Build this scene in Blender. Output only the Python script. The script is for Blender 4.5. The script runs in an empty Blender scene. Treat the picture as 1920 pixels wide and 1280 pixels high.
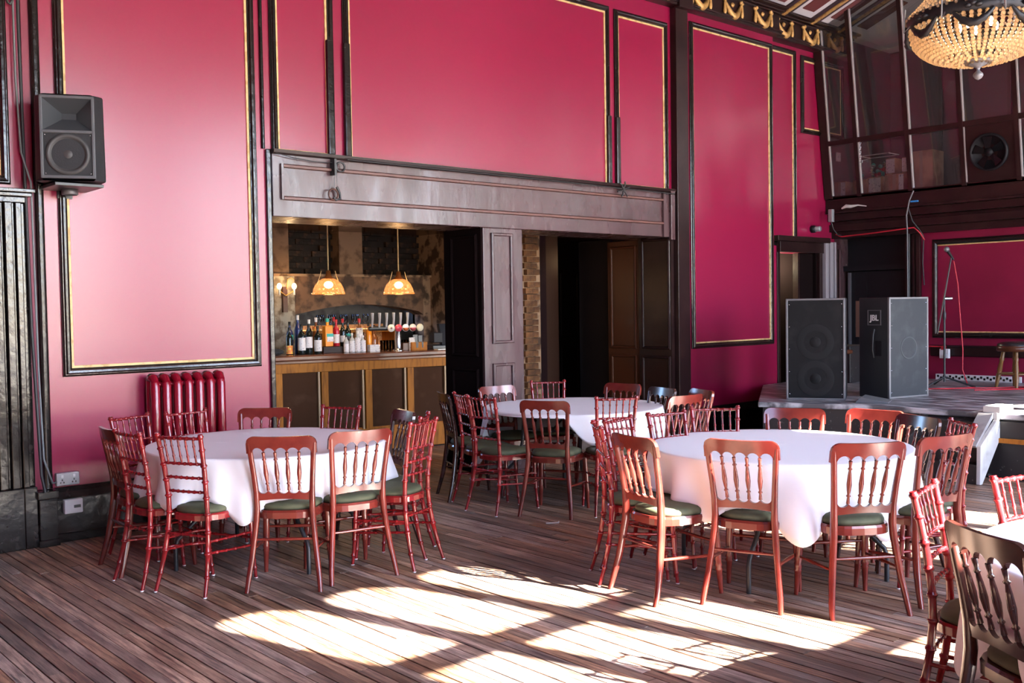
import bpy, math, random
from mathutils import Vector, Matrix
random.seed(7)
PI = math.pi
COL = bpy.context.scene.collection
SC = bpy.context.scene

# ------------------------------------------------------------------ camera
YAW, PITCH, ROLL, FPX = math.radians(41.381), math.radians(-1.964), math.radians(-0.9027), 1880.0
fwd = Vector((math.sin(YAW)*math.cos(PITCH), math.cos(YAW)*math.cos(PITCH), math.sin(PITCH)))
rgt0 = Vector((math.cos(YAW), -math.sin(YAW), 0))
up0 = rgt0.cross(fwd)
rgt = rgt0*math.cos(ROLL) + up0*math.sin(ROLL)
upv = -rgt0*math.sin(ROLL) + up0*math.cos(ROLL)
cd = bpy.data.cameras.new('camera'); cam = bpy.data.objects.new('camera', cd); COL.objects.link(cam)
M = Matrix((rgt, upv, -fwd)).transposed().to_4x4(); M.translation = Vector((0, 0, 1.6))
cam.matrix_world = M
cd.sensor_width = 36.0; cd.lens = 36.0*FPX/1920.0; cd.clip_start = 0.05; cd.clip_end = 300
SC.camera = cam

# ------------------------------------------------------------------ light and exposure
SC.view_settings.view_transform = 'Standard'; SC.view_settings.look = 'None'
SC.view_settings.gamma = 1.0; SC.view_settings.use_curve_mapping = False
SC.view_settings.exposure = 0.10
SUN_EL, SUN_AZ = math.radians(34.0), math.radians(105.5)
w = bpy.data.worlds.new('sky'); SC.world = w; w.use_nodes = True
nt = w.node_tree; bg = nt.nodes['Background']
sky = nt.nodes.new('ShaderNodeTexSky'); sky.sky_type = 'NISHITA'; sky.sun_disc = False
sky.sun_elevation = SUN_EL; sky.sun_rotation = math.radians(164.5); sky.air_density = 1.0; sky.dust_density = 1.2
tint = nt.nodes.new('ShaderNodeMix'); tint.data_type = 'RGBA'; tint.blend_type = 'MULTIPLY'; tint.inputs[0].default_value = 1.0; tint.inputs[7].default_value = (.82, .94, 1.20, 1)
nt.links.new(sky.outputs[0], tint.inputs[6]); nt.links.new(tint.outputs[2], bg.inputs[0]); bg.inputs[1].default_value = 3.0
sl = bpy.data.lights.new('sun', 'SUN'); sun = bpy.data.objects.new('sun', sl); COL.objects.link(sun)
sd = Vector((math.cos(SUN_AZ)*math.cos(SUN_EL), math.sin(SUN_AZ)*math.cos(SUN_EL), -math.sin(SUN_EL)))
sun.rotation_euler = sd.to_track_quat('-Z', 'Y').to_euler()
sl.energy = 150.0; sl.angle = math.radians(0.6); sl.color = (1.0, 0.93, 0.84)
WINX = [0.67, 3.97, 7.27, 10.57]
for x in WINX:                                   # sky portals in the four window openings behind the camera
    pl = bpy.data.lights.new('window_portal', 'AREA'); po = bpy.data.objects.new('window_portal', pl); COL.objects.link(po)
    pl.shape = 'RECTANGLE'; pl.size = 1.75; pl.size_y = 4.1; pl.cycles.is_portal = True
    po.location = (x+0.87, -1.70, 2.62); po.rotation_euler = (math.radians(90), 0, 0)

# ------------------------------------------------------------------ materials
def hexc(c): return tuple(c) + (1.0,)
def mat(name, base, rough=0.5, metal=0.0, spec=0.5, noise=None, bump=None, coat=0.0, rnd=0.0, stretch=(1,1,1), rnoise=None):
    m = bpy.data.materials.new(name); m.use_nodes = True
    n = m.node_tree.nodes; l = m.node_tree.links; b = n['Principled BSDF']
    b.inputs['Base Color'].default_value = hexc(base); b.inputs['Roughness'].default_value = rough
    b.inputs['Metallic'].default_value = metal; b.inputs['Specular IOR Level'].default_value = spec
    b.inputs['Coat Weight'].default_value = coat; b.inputs['Coat Roughness'].default_value = 0.12 if rough < .25 else .34
    geo = n.new('ShaderNodeTexCoord'); mp = n.new('ShaderNodeMapping'); mp.inputs['Scale'].default_value = stretch
    l.new(geo.outputs['Object'], mp.inputs[0])
    colout = None
    if noise:                                    # (scale, second colour, low, high)
        t = n.new('ShaderNodeTexNoise'); t.inputs['Scale'].default_value = noise[0]; t.inputs['Detail'].default_value = 6
        l.new(mp.outputs[0], t.inputs[0])
        r = n.new('ShaderNodeMapRange'); r.inputs['From Min'].default_value = noise[2]; r.inputs['From Max'].default_value = noise[3]
        l.new(t.outputs[0], r.inputs[0])
        mx = n.new('ShaderNodeMix'); mx.data_type = 'RGBA'; l.new(r.outputs[0], mx.inputs[0])
        mx.inputs[6].default_value = hexc(base); mx.inputs[7].default_value = hexc(noise[1]); colout = mx.outputs[2]
    if rnd:
        oi = n.new('ShaderNodeObjectInfo'); hs = n.new('ShaderNodeHueSaturation')
        r2 = n.new('ShaderNodeMapRange'); r2.inputs['To Min'].default_value = 1-rnd; r2.inputs['To Max'].default_value = 1+rnd
        l.new(oi.outputs['Random'], r2.inputs[0]); l.new(r2.outputs[0], hs.inputs['Value'])
        if colout: l.new(colout, hs.inputs['Color'])
        else: hs.inputs['Color'].default_value = hexc(base)
        colout = hs.outputs[0]
    if colout: l.new(colout, b.inputs['Base Color'])
    if rnoise:
        t = n.new('ShaderNodeTexNoise'); t.inputs['Scale'].default_value = rnoise[0]; t.inputs['Detail'].default_value = 4
        l.new(mp.outputs[0], t.inputs[0]); r = n.new('ShaderNodeMapRange')
        r.inputs['From Min'].default_value = .35; r.inputs['From Max'].default_value = .65
        r.inputs['To Min'].default_value = rnoise[1]; r.inputs['To Max'].default_value = rnoise[2]
        l.new(t.outputs[0], r.inputs[0]); l.new(r.outputs[0], b.inputs['Roughness'])
    if bump:
        t = n.new('ShaderNodeTexNoise'); t.inputs['Scale'].default_value = bump[0]; t.inputs['Detail'].default_value = 5
        l.new(mp.outputs[0], t.inputs[0]); bp = n.new('ShaderNodeBump')
        bp.inputs['Strength'].default_value = bump[1]; bp.inputs['Distance'].default_value = 0.01
        l.new(t.outputs[0], bp.inputs['Height']); l.new(bp.outputs[0], b.inputs['Normal'])
    return m
def emit(name, col, s):
    m = bpy.data.materials.new(name); m.use_nodes = True; n = m.node_tree.nodes; n.clear()
    e = n.new('ShaderNodeEmission'); e.inputs[0].default_value = hexc(col); e.inputs[1].default_value = s
    o = n.new('ShaderNodeOutputMaterial'); m.node_tree.links.new(e.outputs[0], o.inputs[0]); return m
def thin_glass(name, tint=(1,1,1), ior=1.5, trans=None, rough=0.0, dust=0):
    m = bpy.data.materials.new(name); m.use_nodes = True; n = m.node_tree.nodes; l = m.node_tree.links; n.clear()
    o = n.new('ShaderNodeOutputMaterial'); mx = n.new('ShaderNodeMixShader'); fr = n.new('ShaderNodeFresnel'); fr.inputs[0].default_value = ior
    tr = n.new('ShaderNodeBsdfTransparent'); tr.inputs[0].default_value = hexc(tint)
    gl = n.new('ShaderNodeBsdfGlossy'); gl.inputs['Roughness'].default_value = rough
    l.new(fr.outputs[0], mx.inputs[0]); l.new(gl.outputs[0], mx.inputs[2])
    if trans:
        tl = n.new('ShaderNodeBsdfTranslucent'); tl.inputs[0].default_value = hexc(trans[0])
        m2 = n.new('ShaderNodeMixShader'); m2.inputs[0].default_value = trans[1]
        l.new(tr.outputs[0], m2.inputs[1]); l.new(tl.outputs[0], m2.inputs[2]); l.new(m2.outputs[0], mx.inputs[1])
    else: l.new(tr.outputs[0], mx.inputs[1])
    if dust:
        df = n.new('ShaderNodeBsdfDiffuse'); df.inputs[0].default_value = (.55, .52, .53, 1); m3 = n.new('ShaderNodeMixShader'); m3.inputs[0].default_value = dust
        l.new(mx.outputs[0], m3.inputs[1]); l.new(df.outputs[0], m3.inputs[2]); l.new(m3.outputs[0], o.inputs[0])
    else: l.new(mx.outputs[0], o.inputs[0])
    return m

RED = mat('crimson_gloss_paint', (0.280, 0.006, 0.049), 0.27, spec=.55, coat=.25, noise=(.7, (0.255, 0.0055, 0.044), .25, .75))
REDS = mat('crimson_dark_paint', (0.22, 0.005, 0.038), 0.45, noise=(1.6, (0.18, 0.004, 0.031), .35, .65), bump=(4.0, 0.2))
BLACK = mat('black_gloss_paint', (0.011, 0.008, 0.007), 0.18, noise=(9, (0.034, 0.026, 0.023), .60, .76), bump=(14, 0.3))
BROWN = mat('brown_gloss_paint', (0.088, 0.044, 0.048), 0.22, spec=.7, noise=(2.2, (0.066, 0.034, 0.037), .4, .6), bump=(5, 0.35), stretch=(1.6, 1, .5), rnoise=(3, .2, .36))
DARKB = mat('dark_brown_gloss', (0.017, 0.007, 0.007), 0.32, spec=.35, noise=(5, (0.026, 0.011, 0.010), .45, .65), bump=(8, 0.3))
VARN = mat('varnished_brown_wood', (0.075, 0.022, 0.008), 0.3, spec=.35, noise=(6, (0.07, 0.022, 0.009), .4, .65), stretch=(4, 4, .5))
GILT = mat('old_gilt', (0.78, 0.55, 0.25), 0.5, noise=(14, (0.55, 0.36, 0.14), .5, .62), bump=(30, .3))
GOLD = mat('gold_plasterwork', (0.62, 0.37, 0.12), 0.42, metal=0.3, noise=(20, (0.36, 0.2, 0.06), .5, .65))
WHITEP = mat('white_plaster_paint', (0.72, 0.71, 0.70), 0.6)
PINE = mat('orange_pine', (0.42, 0.155, 0.025), 0.5, spec=.1, noise=(5, (0.20, 0.075, 0.02), .48, .72), stretch=(6, 6, .8), rnd=.12)
BARP = mat('dark_ply_panel', (0.052, 0.020, 0.008), 0.6, spec=.08, noise=(4, (0.085, 0.040, 0.020), .55, .8), rnd=.1)
BART = mat('bar_top_wood', (0.20, 0.065, 0.03), 0.22, noise=(5, (0.11, 0.035, 0.016), .4, .6), stretch=(.6, 6, 6))
PLAST = mat('peeling_plaster', (0.34, 0.21, 0.12), 0.85, noise=(6.0, (0.07, 0.038, 0.02), .46, .56), bump=(9, .8))
PLASTG = mat('stained_grey_plaster', (0.40, 0.35, 0.27), 0.85, noise=(9.0, (0.17, 0.13, 0.09), .46, .58), bump=(12, .8))
BRICK = mat('sooty_brick', (0.085, 0.042, 0.022), 0.9, noise=(5, (0.014, 0.009, 0.007), .40, .56), bump=(25, .6), rnd=.45)
BRICKO = mat('orange_brick', (0.17, 0.070, 0.022), 0.9, noise=(9, (0.08, 0.032, 0.012), .45, .65), bump=(25, .6), rnd=.3)
SOOT = mat('soot', (0.015, 0.011, 0.009), 0.9)
STONE = mat('smoky_slate', (0.075, 0.07, 0.06), 0.8, noise=(6, (0.035, 0.03, 0.026), .45, .6), bump=(8, .5))
MAHO = mat('mahogany_stain', (0.160, 0.024, 0.016), 0.20, noise=(4, (0.105, 0.013, 0.010), .42, .64), stretch=(1.5, 1.5, 1.5), rnd=.2, coat=.2)
MRED = mat('red_mahogany_lacquer', (0.22, 0.010, 0.012), 0.20, noise=(7, (0.14, 0.007, 0.008), .45, .65), rnd=.15, coat=.4)
GREEN = mat('olive_velvet', (0.080, 0.088, 0.045), 0.75, noise=(12, (0.06, 0.068, 0.034), .4, .6))
CLOTH = mat('white_linen', (0.80, 0.80, 0.83), 0.8, spec=.2, bump=(5, .25))
STEEL = mat('black_steel', (0.02, 0.022, 0.025), 0.35)
CHROME = mat('brushed_steel', (0.65, 0.66, 0.68), 0.22, metal=1.0)
PLYW = mat('plywood_table_top', (0.28, 0.16, 0.08), 0.5)
SPK = mat('speaker_plastic', (0.014, 0.015, 0.018), 0.42, bump=(120, .15))
SPKF = mat('speaker_cloth', (0.008, 0.008, 0.009), 0.8, spec=.2, noise=(6, (0.015, 0.014, 0.015), .5, .7))
SPKG = mat('dusty_speaker_front', (0.026, 0.031, 0.037), 0.7, spec=.3, noise=(5, (0.042, 0.048, 0.054), .5, .7))
SPKE = mat('worn_edge_trim', (0.16, 0.16, 0.17), 0.45, metal=.5)
DECK = mat('worn_black_stage_paint', (0.085, 0.085, 0.095), 0.34, noise=(5, (0.50, 0.50, 0.53), .47, .62), bump=(10, .3), stretch=(2.4, .6, 1))
STBLK = mat('black_stage_front', (0.018, 0.016, 0.016), 0.5, noise=(22, (0.16, 0.15, 0.14), .66, .74))
RADR = mat('crimson_radiator_enamel', (0.24, 0.004, 0.016), 0.22, bump=(20, .15), coat=.3)
WPLAS = mat('white_plastic', (0.72, 0.72, 0.72), 0.35)
GREYM = mat('grey_metal_plate', (0.42, 0.43, 0.45), 0.35, metal=.6)
CARD = mat('brown_cardboard', (0.52, 0.32, 0.18), 0.8, noise=(4, (0.30, 0.17, 0.09), .4, .6))
PAPER = mat('printed_white_paper', (0.66, 0.65, 0.63), 0.7, noise=(40, (0.25, 0.25, 0.27), .58, .64))
RUBR = mat('red_cable_rubber', (0.45, 0.015, 0.03), 0.45)
RUBK = mat('black_cable_rubber', (0.02, 0.02, 0.022), 0.5)
RUBG = mat('grey_cable_rubber', (0.16, 0.17, 0.18), 0.5)
BLUET = mat('blue_tape', (0.03, 0.28, 0.70), 0.6)
LITREB = mat('lit_rebate_grey', (0.36, 0.33, 0.33), 0.6)  # pale grey standing in for daylight on the rebate sides
GREENW = mat('pale_olive_wall', (0.42, 0.40, 0.22), 0.6)
PANE = thin_glass('booth_glass', (.86, .86, .89), 1.55, dust=.03)
CLEAR = thin_glass('clear_glass', (.95, .95, .95), 1.42)
WARMG = thin_glass('prismatic_shade_glass', (.95, .80, .62), 1.6, trans=((1.0, .50, .22), .20), rough=.12)
BEAD = thin_glass('crystal_bead', (1, .88, .72), 1.5, trans=((1.0, .84, .66), .92), rough=.25)
BULB = emit('warm_bulb', (1.0, .66, .32), 9)
FLAME = emit('candle_bulb', (1.0, .74, .42), 14)
STRIP = emit('warm_shelf_light', (1.0, .50, .18), 2.5)
DARKN = mat('dark_metal_leafwork', (0.035, 0.035, 0.038), 0.4, metal=.7)
SILV = mat('grey_finial_metal', (0.20, 0.20, 0.21), 0.5, metal=.4)
ASPH = mat('pale_paving', (0.42, 0.41, 0.39), 0.9)
CEILM = mat('dark_ceiling_paint', (0.13, 0.10, 0.105), 0.6)
BOOTH = mat('booth_maroon_wall', (0.035, 0.012, 0.016), 0.5)

def floor_mat():
    m = bpy.data.materials.new('worn_varnished_boards'); m.use_nodes = True
    n = m.node_tree.nodes; l = m.node_tree.links; b = n['Principled BSDF']
    g = n.new('ShaderNodeNewGeometry'); at = n.new('ShaderNodeAttribute'); at.attribute_name = 'tone'
    mp = n.new('ShaderNodeMapping'); mp.inputs['Scale'].default_value = (16, .9, 1); l.new(g.outputs['Position'], mp.inputs[0])
    off = n.new('ShaderNodeVectorMath'); off.operation = 'MULTIPLY_ADD'; off.inputs[1].default_value = (17, 31, 0)
    l.new(at.outputs['Color'], off.inputs[0]); l.new(mp.outputs[0], off.inputs[2])
    t1 = n.new('ShaderNodeTexNoise'); t1.inputs['Scale'].default_value = 2.6; t1.inputs['Detail'].default_value = 9; t1.inputs['Roughness'].default_value = .72; l.new(off.outputs[0], t1.inputs[0])
    cr = n.new('ShaderNodeValToRGB'); e = cr.color_ramp.elements
    e[0].position = .33; e[0].color = (0.026, 0.018, 0.017, 1); e[1].position = .72; e[1].color = (0.50, 0.38, 0.295, 1)
    for p, c in ((.43, (0.112, 0.070, 0.052, 1)), (.50, (0.215, 0.142, 0.106, 1)), (.59, (0.32, 0.225, 0.168, 1))):
        q = cr.color_ramp.elements.new(p); q.color = c
    l.new(t1.outputs[0], cr.inputs[0])
    t2 = n.new('ShaderNodeTexNoise'); t2.inputs['Scale'].default_value = 1.1; t2.inputs['Detail'].default_value = 3; l.new(g.outputs['Position'], t2.inputs[0])
    r2 = n.new('ShaderNodeMapRange'); r2.inputs['From Min'].default_value = .35; r2.inputs['From Max'].default_value = .65; r2.inputs['To Min'].default_value = .62; r2.inputs['To Max'].default_value = 1.28; l.new(t2.outputs[0], r2.inputs[0])
    sep = n.new('ShaderNodeSeparateColor'); l.new(at.outputs['Color'], sep.inputs[0])
    r3 = n.new('ShaderNodeMapRange'); r3.inputs['To Min'].default_value = .72; r3.inputs['To Max'].default_value = 1.75; l.new(sep.outputs[0], r3.inputs[0])
    mm = n.new('ShaderNodeMath'); mm.operation = 'MULTIPLY'; l.new(r2.outputs[0], mm.inputs[0]); l.new(r3.outputs[0], mm.inputs[1])
    hs = n.new('ShaderNodeHueSaturation'); l.new(cr.outputs[0], hs.inputs['Color']); l.new(mm.outputs[0], hs.inputs['Value'])
    r5 = n.new('ShaderNodeMapRange'); r5.inputs['To Min'].default_value = .7; r5.inputs['To Max'].default_value = 1.35; l.new(sep.outputs[1], r5.inputs[0]); l.new(r5.outputs[0], hs.inputs['Saturation'])
    l.new(hs.outputs[0], b.inputs['Base Color'])
    r4 = n.new('ShaderNodeMapRange'); r4.inputs['From Min'].default_value = .3; r4.inputs['From Max'].default_value = .7; r4.inputs['To Min'].default_value = .30; r4.inputs['To Max'].default_value = .52; l.new(t1.outputs[0], r4.inputs[0]); l.new(r4.outputs[0], b.inputs['Roughness'])
    bp = n.new('ShaderNodeBump'); bp.inputs['Strength'].default_value = .35; bp.inputs['Distance'].default_value = .006; l.new(t1.outputs[0], bp.inputs['Height']); l.new(bp.outputs[0], b.inputs['Normal'])
    return m
FLOORM = floor_mat()

# ------------------------------------------------------------------ mesh helper
class MB:
    def __init__(s): s.v = []; s.f = []; s.sm = []
    def add(s, vs, fs, sm=False):
        o = len(s.v); s.v += [tuple(p) for p in vs]; s.f += [tuple(i+o for i in f) for f in fs]; s.sm += [sm]*len(fs); return s
    def box(s, lo, hi, mtx=None):
        x0, y0, z0 = lo; x1, y1, z1 = hi
        vs = [Vector(p) for p in ((x0,y0,z0),(x1,y0,z0),(x1,y1,z0),(x0,y1,z0),(x0,y0,z1),(x1,y0,z1),(x1,y1,z1),(x0,y1,z1))]
        if mtx: vs = [mtx @ p for p in vs]
        return s.add(vs, [(0,3,2,1),(4,5,6,7),(0,1,5,4),(1,2,6,5),(2,3,7,6),(3,0,4,7)])
    def cbox(s, c, d, mtx=None): return s.box([c[i]-d[i]/2 for i in range(3)], [c[i]+d[i]/2 for i in range(3)], mtx)
    def tube(s, pts, r, n=8, cap=True):
        pts = [Vector(p) for p in pts]; R = r if isinstance(r, (list, tuple)) else [r]*len(pts)
        t = [(pts[min(i+1, len(pts)-1)]-pts[max(i-1, 0)]).normalized() for i in range(len(pts))]
        a = Vector((0, 0, 1)) if abs(t[0].z) < .9 else Vector((1, 0, 0))
        u = t[0].cross(a).normalized(); vs = []
        for i, p in enumerate(pts):
            u = (u-t[i]*u.dot(t[i])).normalized(); w_ = t[i].cross(u)
            for k in range(n):
                q = 2*PI*k/n; vs.append(p+(u*math.cos(q)+w_*math.sin(q))*R[i])
        fs = [(i*n+k, i*n+(k+1) % n, (i+1)*n+(k+1) % n, (i+1)*n+k) for i in range(len(pts)-1) for k in range(n)]
        s.add(vs, fs, True)
        if cap: s.add([vs[k] for k in range(n)], [tuple(range(n-1, -1, -1))]); s.add(vs[-n:], [tuple(range(n))])
        return s
    def loft(s, pts, sec, n=10, p=3.2):         # horizontal superellipse rings; sec = half widths per point
        vs = []
        for (x, y, z), (a, b) in zip(pts, sec):
            for k in range(n):
                q = 2*PI*(k+.5)/n; c, d = math.cos(q), math.sin(q)
                vs.append((x+a*math.copysign(abs(c)**(2/p), c), y+b*math.copysign(abs(d)**(2/p), d), z))
        m = len(pts)
        fs = [(i*n+k, i*n+(k+1) % n, (i+1)*n+(k+1) % n, (i+1)*n+k) for i in range(m-1) for k in range(n)]
        s.add(vs, fs, True); s.add(vs[:n], [tuple(range(n-1, -1, -1))]); s.add(vs[-n:], [tuple(range(n))]); return s
    def lathe(s, prof, n=16, o=(0,0,0), mtx=None, sm=True, a0=0, a1=2*PI):
        full = abs(a1-a0-2*PI) < 1e-6; k_ = n if full else n+1; vs = []
        for r, z in prof:
            for k in range(k_):
                q = a0+(a1-a0)*k/n; p = Vector((r*math.cos(q), r*math.sin(q), z))
                vs.append((mtx @ p if mtx else p)+Vector(o))
        fs = [(i*k_+k, i*k_+(k+1) % k_, (i+1)*k_+(k+1) % k_, (i+1)*k_+k) for i in range(len(prof)-1) for k in range(n)]
        return s.add(vs, fs, sm)
    def prism(s, poly, d0, d1, ax='y', mtx=None):   # poly in the plane across ax
        def P(a, b, d): return Vector({'y': (a, d, b), 'x': (d, a, b), 'z': (a, b, d)}[ax])
        n = len(poly); vs = [P(a, b, d0) for a, b in poly]+[P(a, b, d1) for a, b in poly]
        if mtx: vs = [mtx @ p for p in vs]
        return s.add(vs, [tuple(range(n)), tuple(range(2*n-1, n-1, -1))]+[(i, i+n, (i+1) % n+n, (i+1) % n) for i in range(n)])
    def ball(s, c, r, n=10, m=6, sc=(1,1,1)):
        vs = [(c[0], c[1], c[2]-r*sc[2])]; 
        for i in range(1, m):
            a = -PI/2+PI*i/m
            for k in range(n):
                q = 2*PI*k/n; vs.append((c[0]+r*sc[0]*math.cos(a)*math.cos(q), c[1]+r*sc[1]*math.cos(a)*math.sin(q), c[2]+r*sc[2]*math.sin(a)))
        vs.append((c[0], c[1], c[2]+r*sc[2])); e = len(vs)-1
        fs = [(0, 1+(k+1) % n, 1+k) for k in range(n)]
        for i in range(m-2): fs += [(1+i*n+k, 1+i*n+(k+1) % n, 1+(i+1)*n+(k+1) % n, 1+(i+1)*n+k) for k in range(n)]
        fs += [(e, 1+(m-2)*n+k, 1+(m-2)*n+(k+1) % n) for k in range(n)]
        return s.add(vs, fs, True)
    def strip(s, cols, closed=False, sm=True):   # cols: list of equal length point lists
        m = len(cols[0]); vs = [p for c in cols for p in c]; N = len(cols)
        fs = [(i*m+j, ((i+1) % N)*m+j, ((i+1) % N)*m+j+1, i*m+j+1) for i in range(N if closed else N-1) for j in range(m-1)]
        return s.add(vs, fs, sm)
    def mesh(s, name, mt, tone=None):
        me = bpy.data.meshes.new(name); me.from_pydata(s.v, [], s.f); me.polygons.foreach_set('use_smooth', s.sm)
        me.materials.append(mt)
        if tone:
            ca = me.color_attributes.new('tone', 'FLOAT_COLOR', 'POINT')
            cols = tone if isinstance(tone, list) else [tone]*len(s.v)
            ca.data.foreach_set('color', [x for c in cols for x in c])
        me.update(); return me
def obj(name, mb, mt, parent=None, loc=None, rz=0, bevel=0, tone=None):
    me = mb if isinstance(mb, bpy.types.Mesh) else mb.mesh(name, mt, tone)
    o = bpy.data.objects.new(name, me); COL.objects.link(o)
    if parent: o.parent = parent
    if loc: o.location = loc
    if rz: o.rotation_euler = (0, 0, rz)
    if bevel:
        b = o.modifiers.new('bevel', 'BEVEL'); b.width = bevel; b.segments = 2; b.limit_method = 'ANGLE'; b.angle_limit = math.radians(40)
    return o
def tag(o, label, cat, group=None):
    o['label'] = label; o['category'] = cat
    if group: o['group'] = group
    return o
def thing(name, label, cat, loc=(0,0,0), rz=0, group=None):
    o = bpy.data.objects.new(name, None); COL.objects.link(o); o.location = loc; o.rotation_euler = (0, 0, rz); o.empty_display_size = .1
    return tag(o, label, cat, group)
def struct(name, mb, mt, bevel=0):
    o = obj(name, mb, mt, bevel=bevel); o['kind'] = 'structure'; return o
def dup(root, loc, rz, label, group=None):
    r = root.copy(); COL.objects.link(r); r.location = loc; r.rotation_euler = (0, 0, rz); r['label'] = label
    if group: r['group'] = group
    for ch in KIDS[root.name]:
        c = ch.copy(); COL.objects.link(c); c.parent = r
        for g in GKIDS.get(ch.name, ()):
            d = g.copy(); COL.objects.link(d); d.parent = c
    return r
KIDS, GKIDS = {}, {}
def register(root):
    KIDS[root.name] = [o for o in COL.objects if o.parent == root]
    for c in KIDS[root.name]:
        k = [o for o in COL.objects if o.parent == c]
        if k: GKIDS[c.name] = k

# ================================================================== SETTING
# ---- ground outside and floor
struct('ground_outside', MB().box((-60, -60, -0.6), (60, -2.0, -0.5)), ASPH)
floor = struct('floor', MB().box((-2.6, -1.8, -0.08), (14.2, 11.6, -0.022)), SOOT)
PW = 0.064; boards = []
x = -2.5; random.seed(3)
while x < 12.6:
    y = -1.6-random.random()*2.0
    while y < 7.4:
        L = random.uniform(1.8, 3.6); y1 = min(y+L, 7.40)
        a, b = max(y, -1.6), y1
        if b-a > .1: boards.append((x, a, b))
        y += L
    x += PW
def score(bd):
    x, a, b = bd; cx, cy = x+PW/2, (a+b)/2
    d = math.hypot(cx, cy); ang = math.degrees(math.atan2(cx, cy))
    if not 10 < ang < 74 or cy < .5: return 99+d
    return d
boards.sort(key=score)
rest = MB(); rt = []
for i, (x, a, b) in enumerate(boards):
    g = .0030; zt = random.uniform(-.003, .002)
    tone = (random.random(), random.random(), random.random(), 1)
    if i < 296:
        obj('plank', MB().box((x+g, a+.0015, -.022), (x+PW-g, b-.0015, zt)), FLOORM, floor, tone=tone)
    else:
        rest.box((x+g, a+.0015, -.022), (x+PW-g, b-.0015, zt)); rt += [tone]*8
o = obj('far_planks', rest, FLOORM, floor, tone=rt); o['kind'] = 'stuff'
bf = MB(); bt = []
for k in range(110):
    xx = 3.6+k*.09; t_ = (random.random(), random.random(), 0, 1); bf.box((xx, 7.40, -.022), (xx+.086, 11.6, 0)); bt += [t_]*8
o = obj('bar_room_planks', bf, FLOORM, floor, tone=bt); o['kind'] = 'stuff'

# ---- back wall
YB = 7.38
wb = MB()
for lo, hi in (((-2.6, YB, 0), (.85, 7.58, 6.05)), ((.85, YB, 2.35), (1.80, 7.58, 6.05)), ((1.80, YB, 0), (3.90, 7.58, 6.05)),
               ((3.90, YB, 2.90), (8.95, 7.9, 6.05)), ((8.95, YB, 0), (10.97, 7.70, 6.05)),
               ((10.97, 7.50, 0), (11.264, 7.70, 6.05)), ((11.264, 7.50, 2.263), (12.149, 7.70, 6.05)), ((12.149, 7.50, 0), (12.62, 7.70, 6.05))):
    wb.box(lo, hi)
wall = struct('wall_back', wb, RED)
def frame(x0, x1, z0, z1, y, wdt, dep, name, mt, parent, prof=True):
    """rectangular moulding, inner opening x0..x1 / z0..z1, mitred, with a stepped and rounded section"""
    sec = [(0, 0), (0, dep*.45), (wdt*.15, dep*.55), (wdt*.30, dep*.95), (wdt*.55, dep), (wdt*.72, dep*.72), (wdt*.80, dep*.72), (wdt*.88, dep*.5), (wdt, dep*.4), (wdt, 0)] if prof else [(0, 0), (0, dep), (wdt*.3, dep*1.3), (wdt*.7, dep*1.3), (wdt, dep), (wdt, 0)]
    cols = []
    for sx, sz in ((-1, -1), (1, -1), (1, 1), (-1, 1)):
        bx, bz = (x0 if sx < 0 else x1), (z0 if sz < 0 else z1)
        cols.append([(bx+sx*a, y-d, bz+sz*a) for a, d in sec])
    return obj(name, MB().strip(cols, closed=True, sm=False), mt, parent)
def panel(x0, x1, z0, z1, y=YB, parent=None):
    parent = parent or wall
    p = frame(x0-.018, x1+.018, z0-.018, z1+.018, y, .058, .038, 'panel_moulding', BLACK, parent)
    frame(x0, x1, z0, z1, y, .020, .010, 'gilt_bead', GILT, p, False)
panel(2.36, 3.73, 1.235, 4.72); panel(4.018, 4.46, 2.915, 4.70); panel(4.707, 7.86, 2.912, 4.70)
panel(8.09, 8.816, 2.914, 4.69); panel(9.362, 10.857, 1.157, 4.785)
panel(11.05, 11.574, 2.42, 4.83, 7.50); panel(11.85, 12.75, 3.93, 4.80, 7.50); panel(0.3, 1.905, 2.56, 4.72)
# short replacement lengths let into the old mouldings
pm = MB()
for x, z0, z1 in ((4.490, 2.90, 3.86), (4.655, 2.90, 3.86), (7.905, 2.90, 3.62), (8.04, 2.90, 3.62)):
    pm.box((x-.030, YB-.044, z0), (x+.030, YB-.002, z1))
obj('moulding_patch', pm, BLACK, wall, bevel=.01)
# thin vertical strips and pilaster
struct('trim_1', MB().tube([(3.868, 7.372, 2.9), (3.868, 7.372, 4.95)], .016), BLACK)
struct('trim_2', MB().box((3.885, 7.35, 0), (3.925, 7.40, 2.9)), BLACK, bevel=.008)
pil = MB().box((8.955, 7.29, 0), (9.165, 7.38, 4.95))
tr3 = struct('trim_3', pil, DARKB, bevel=.006)
obj('edge_bead', MB().tube([(9.178, 7.368, 0), (9.178, 7.368, 4.95)], .016), BLACK, tr3)
struct('trim_4', MB().tube([(10.985, 7.49, 0), (10.985, 7.49, 4.95)], .014), BLACK)
tr5 = struct('trim_5', MB().loft([(2.155, 7.36, .39), (2.155, 7.36, 5.0)], [(.030, .03)]*2), BLACK)
struct('trim_6', MB().box((2.075, 7.36, .39), (2.12, 7.385, 5.0)), REDS)
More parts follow.
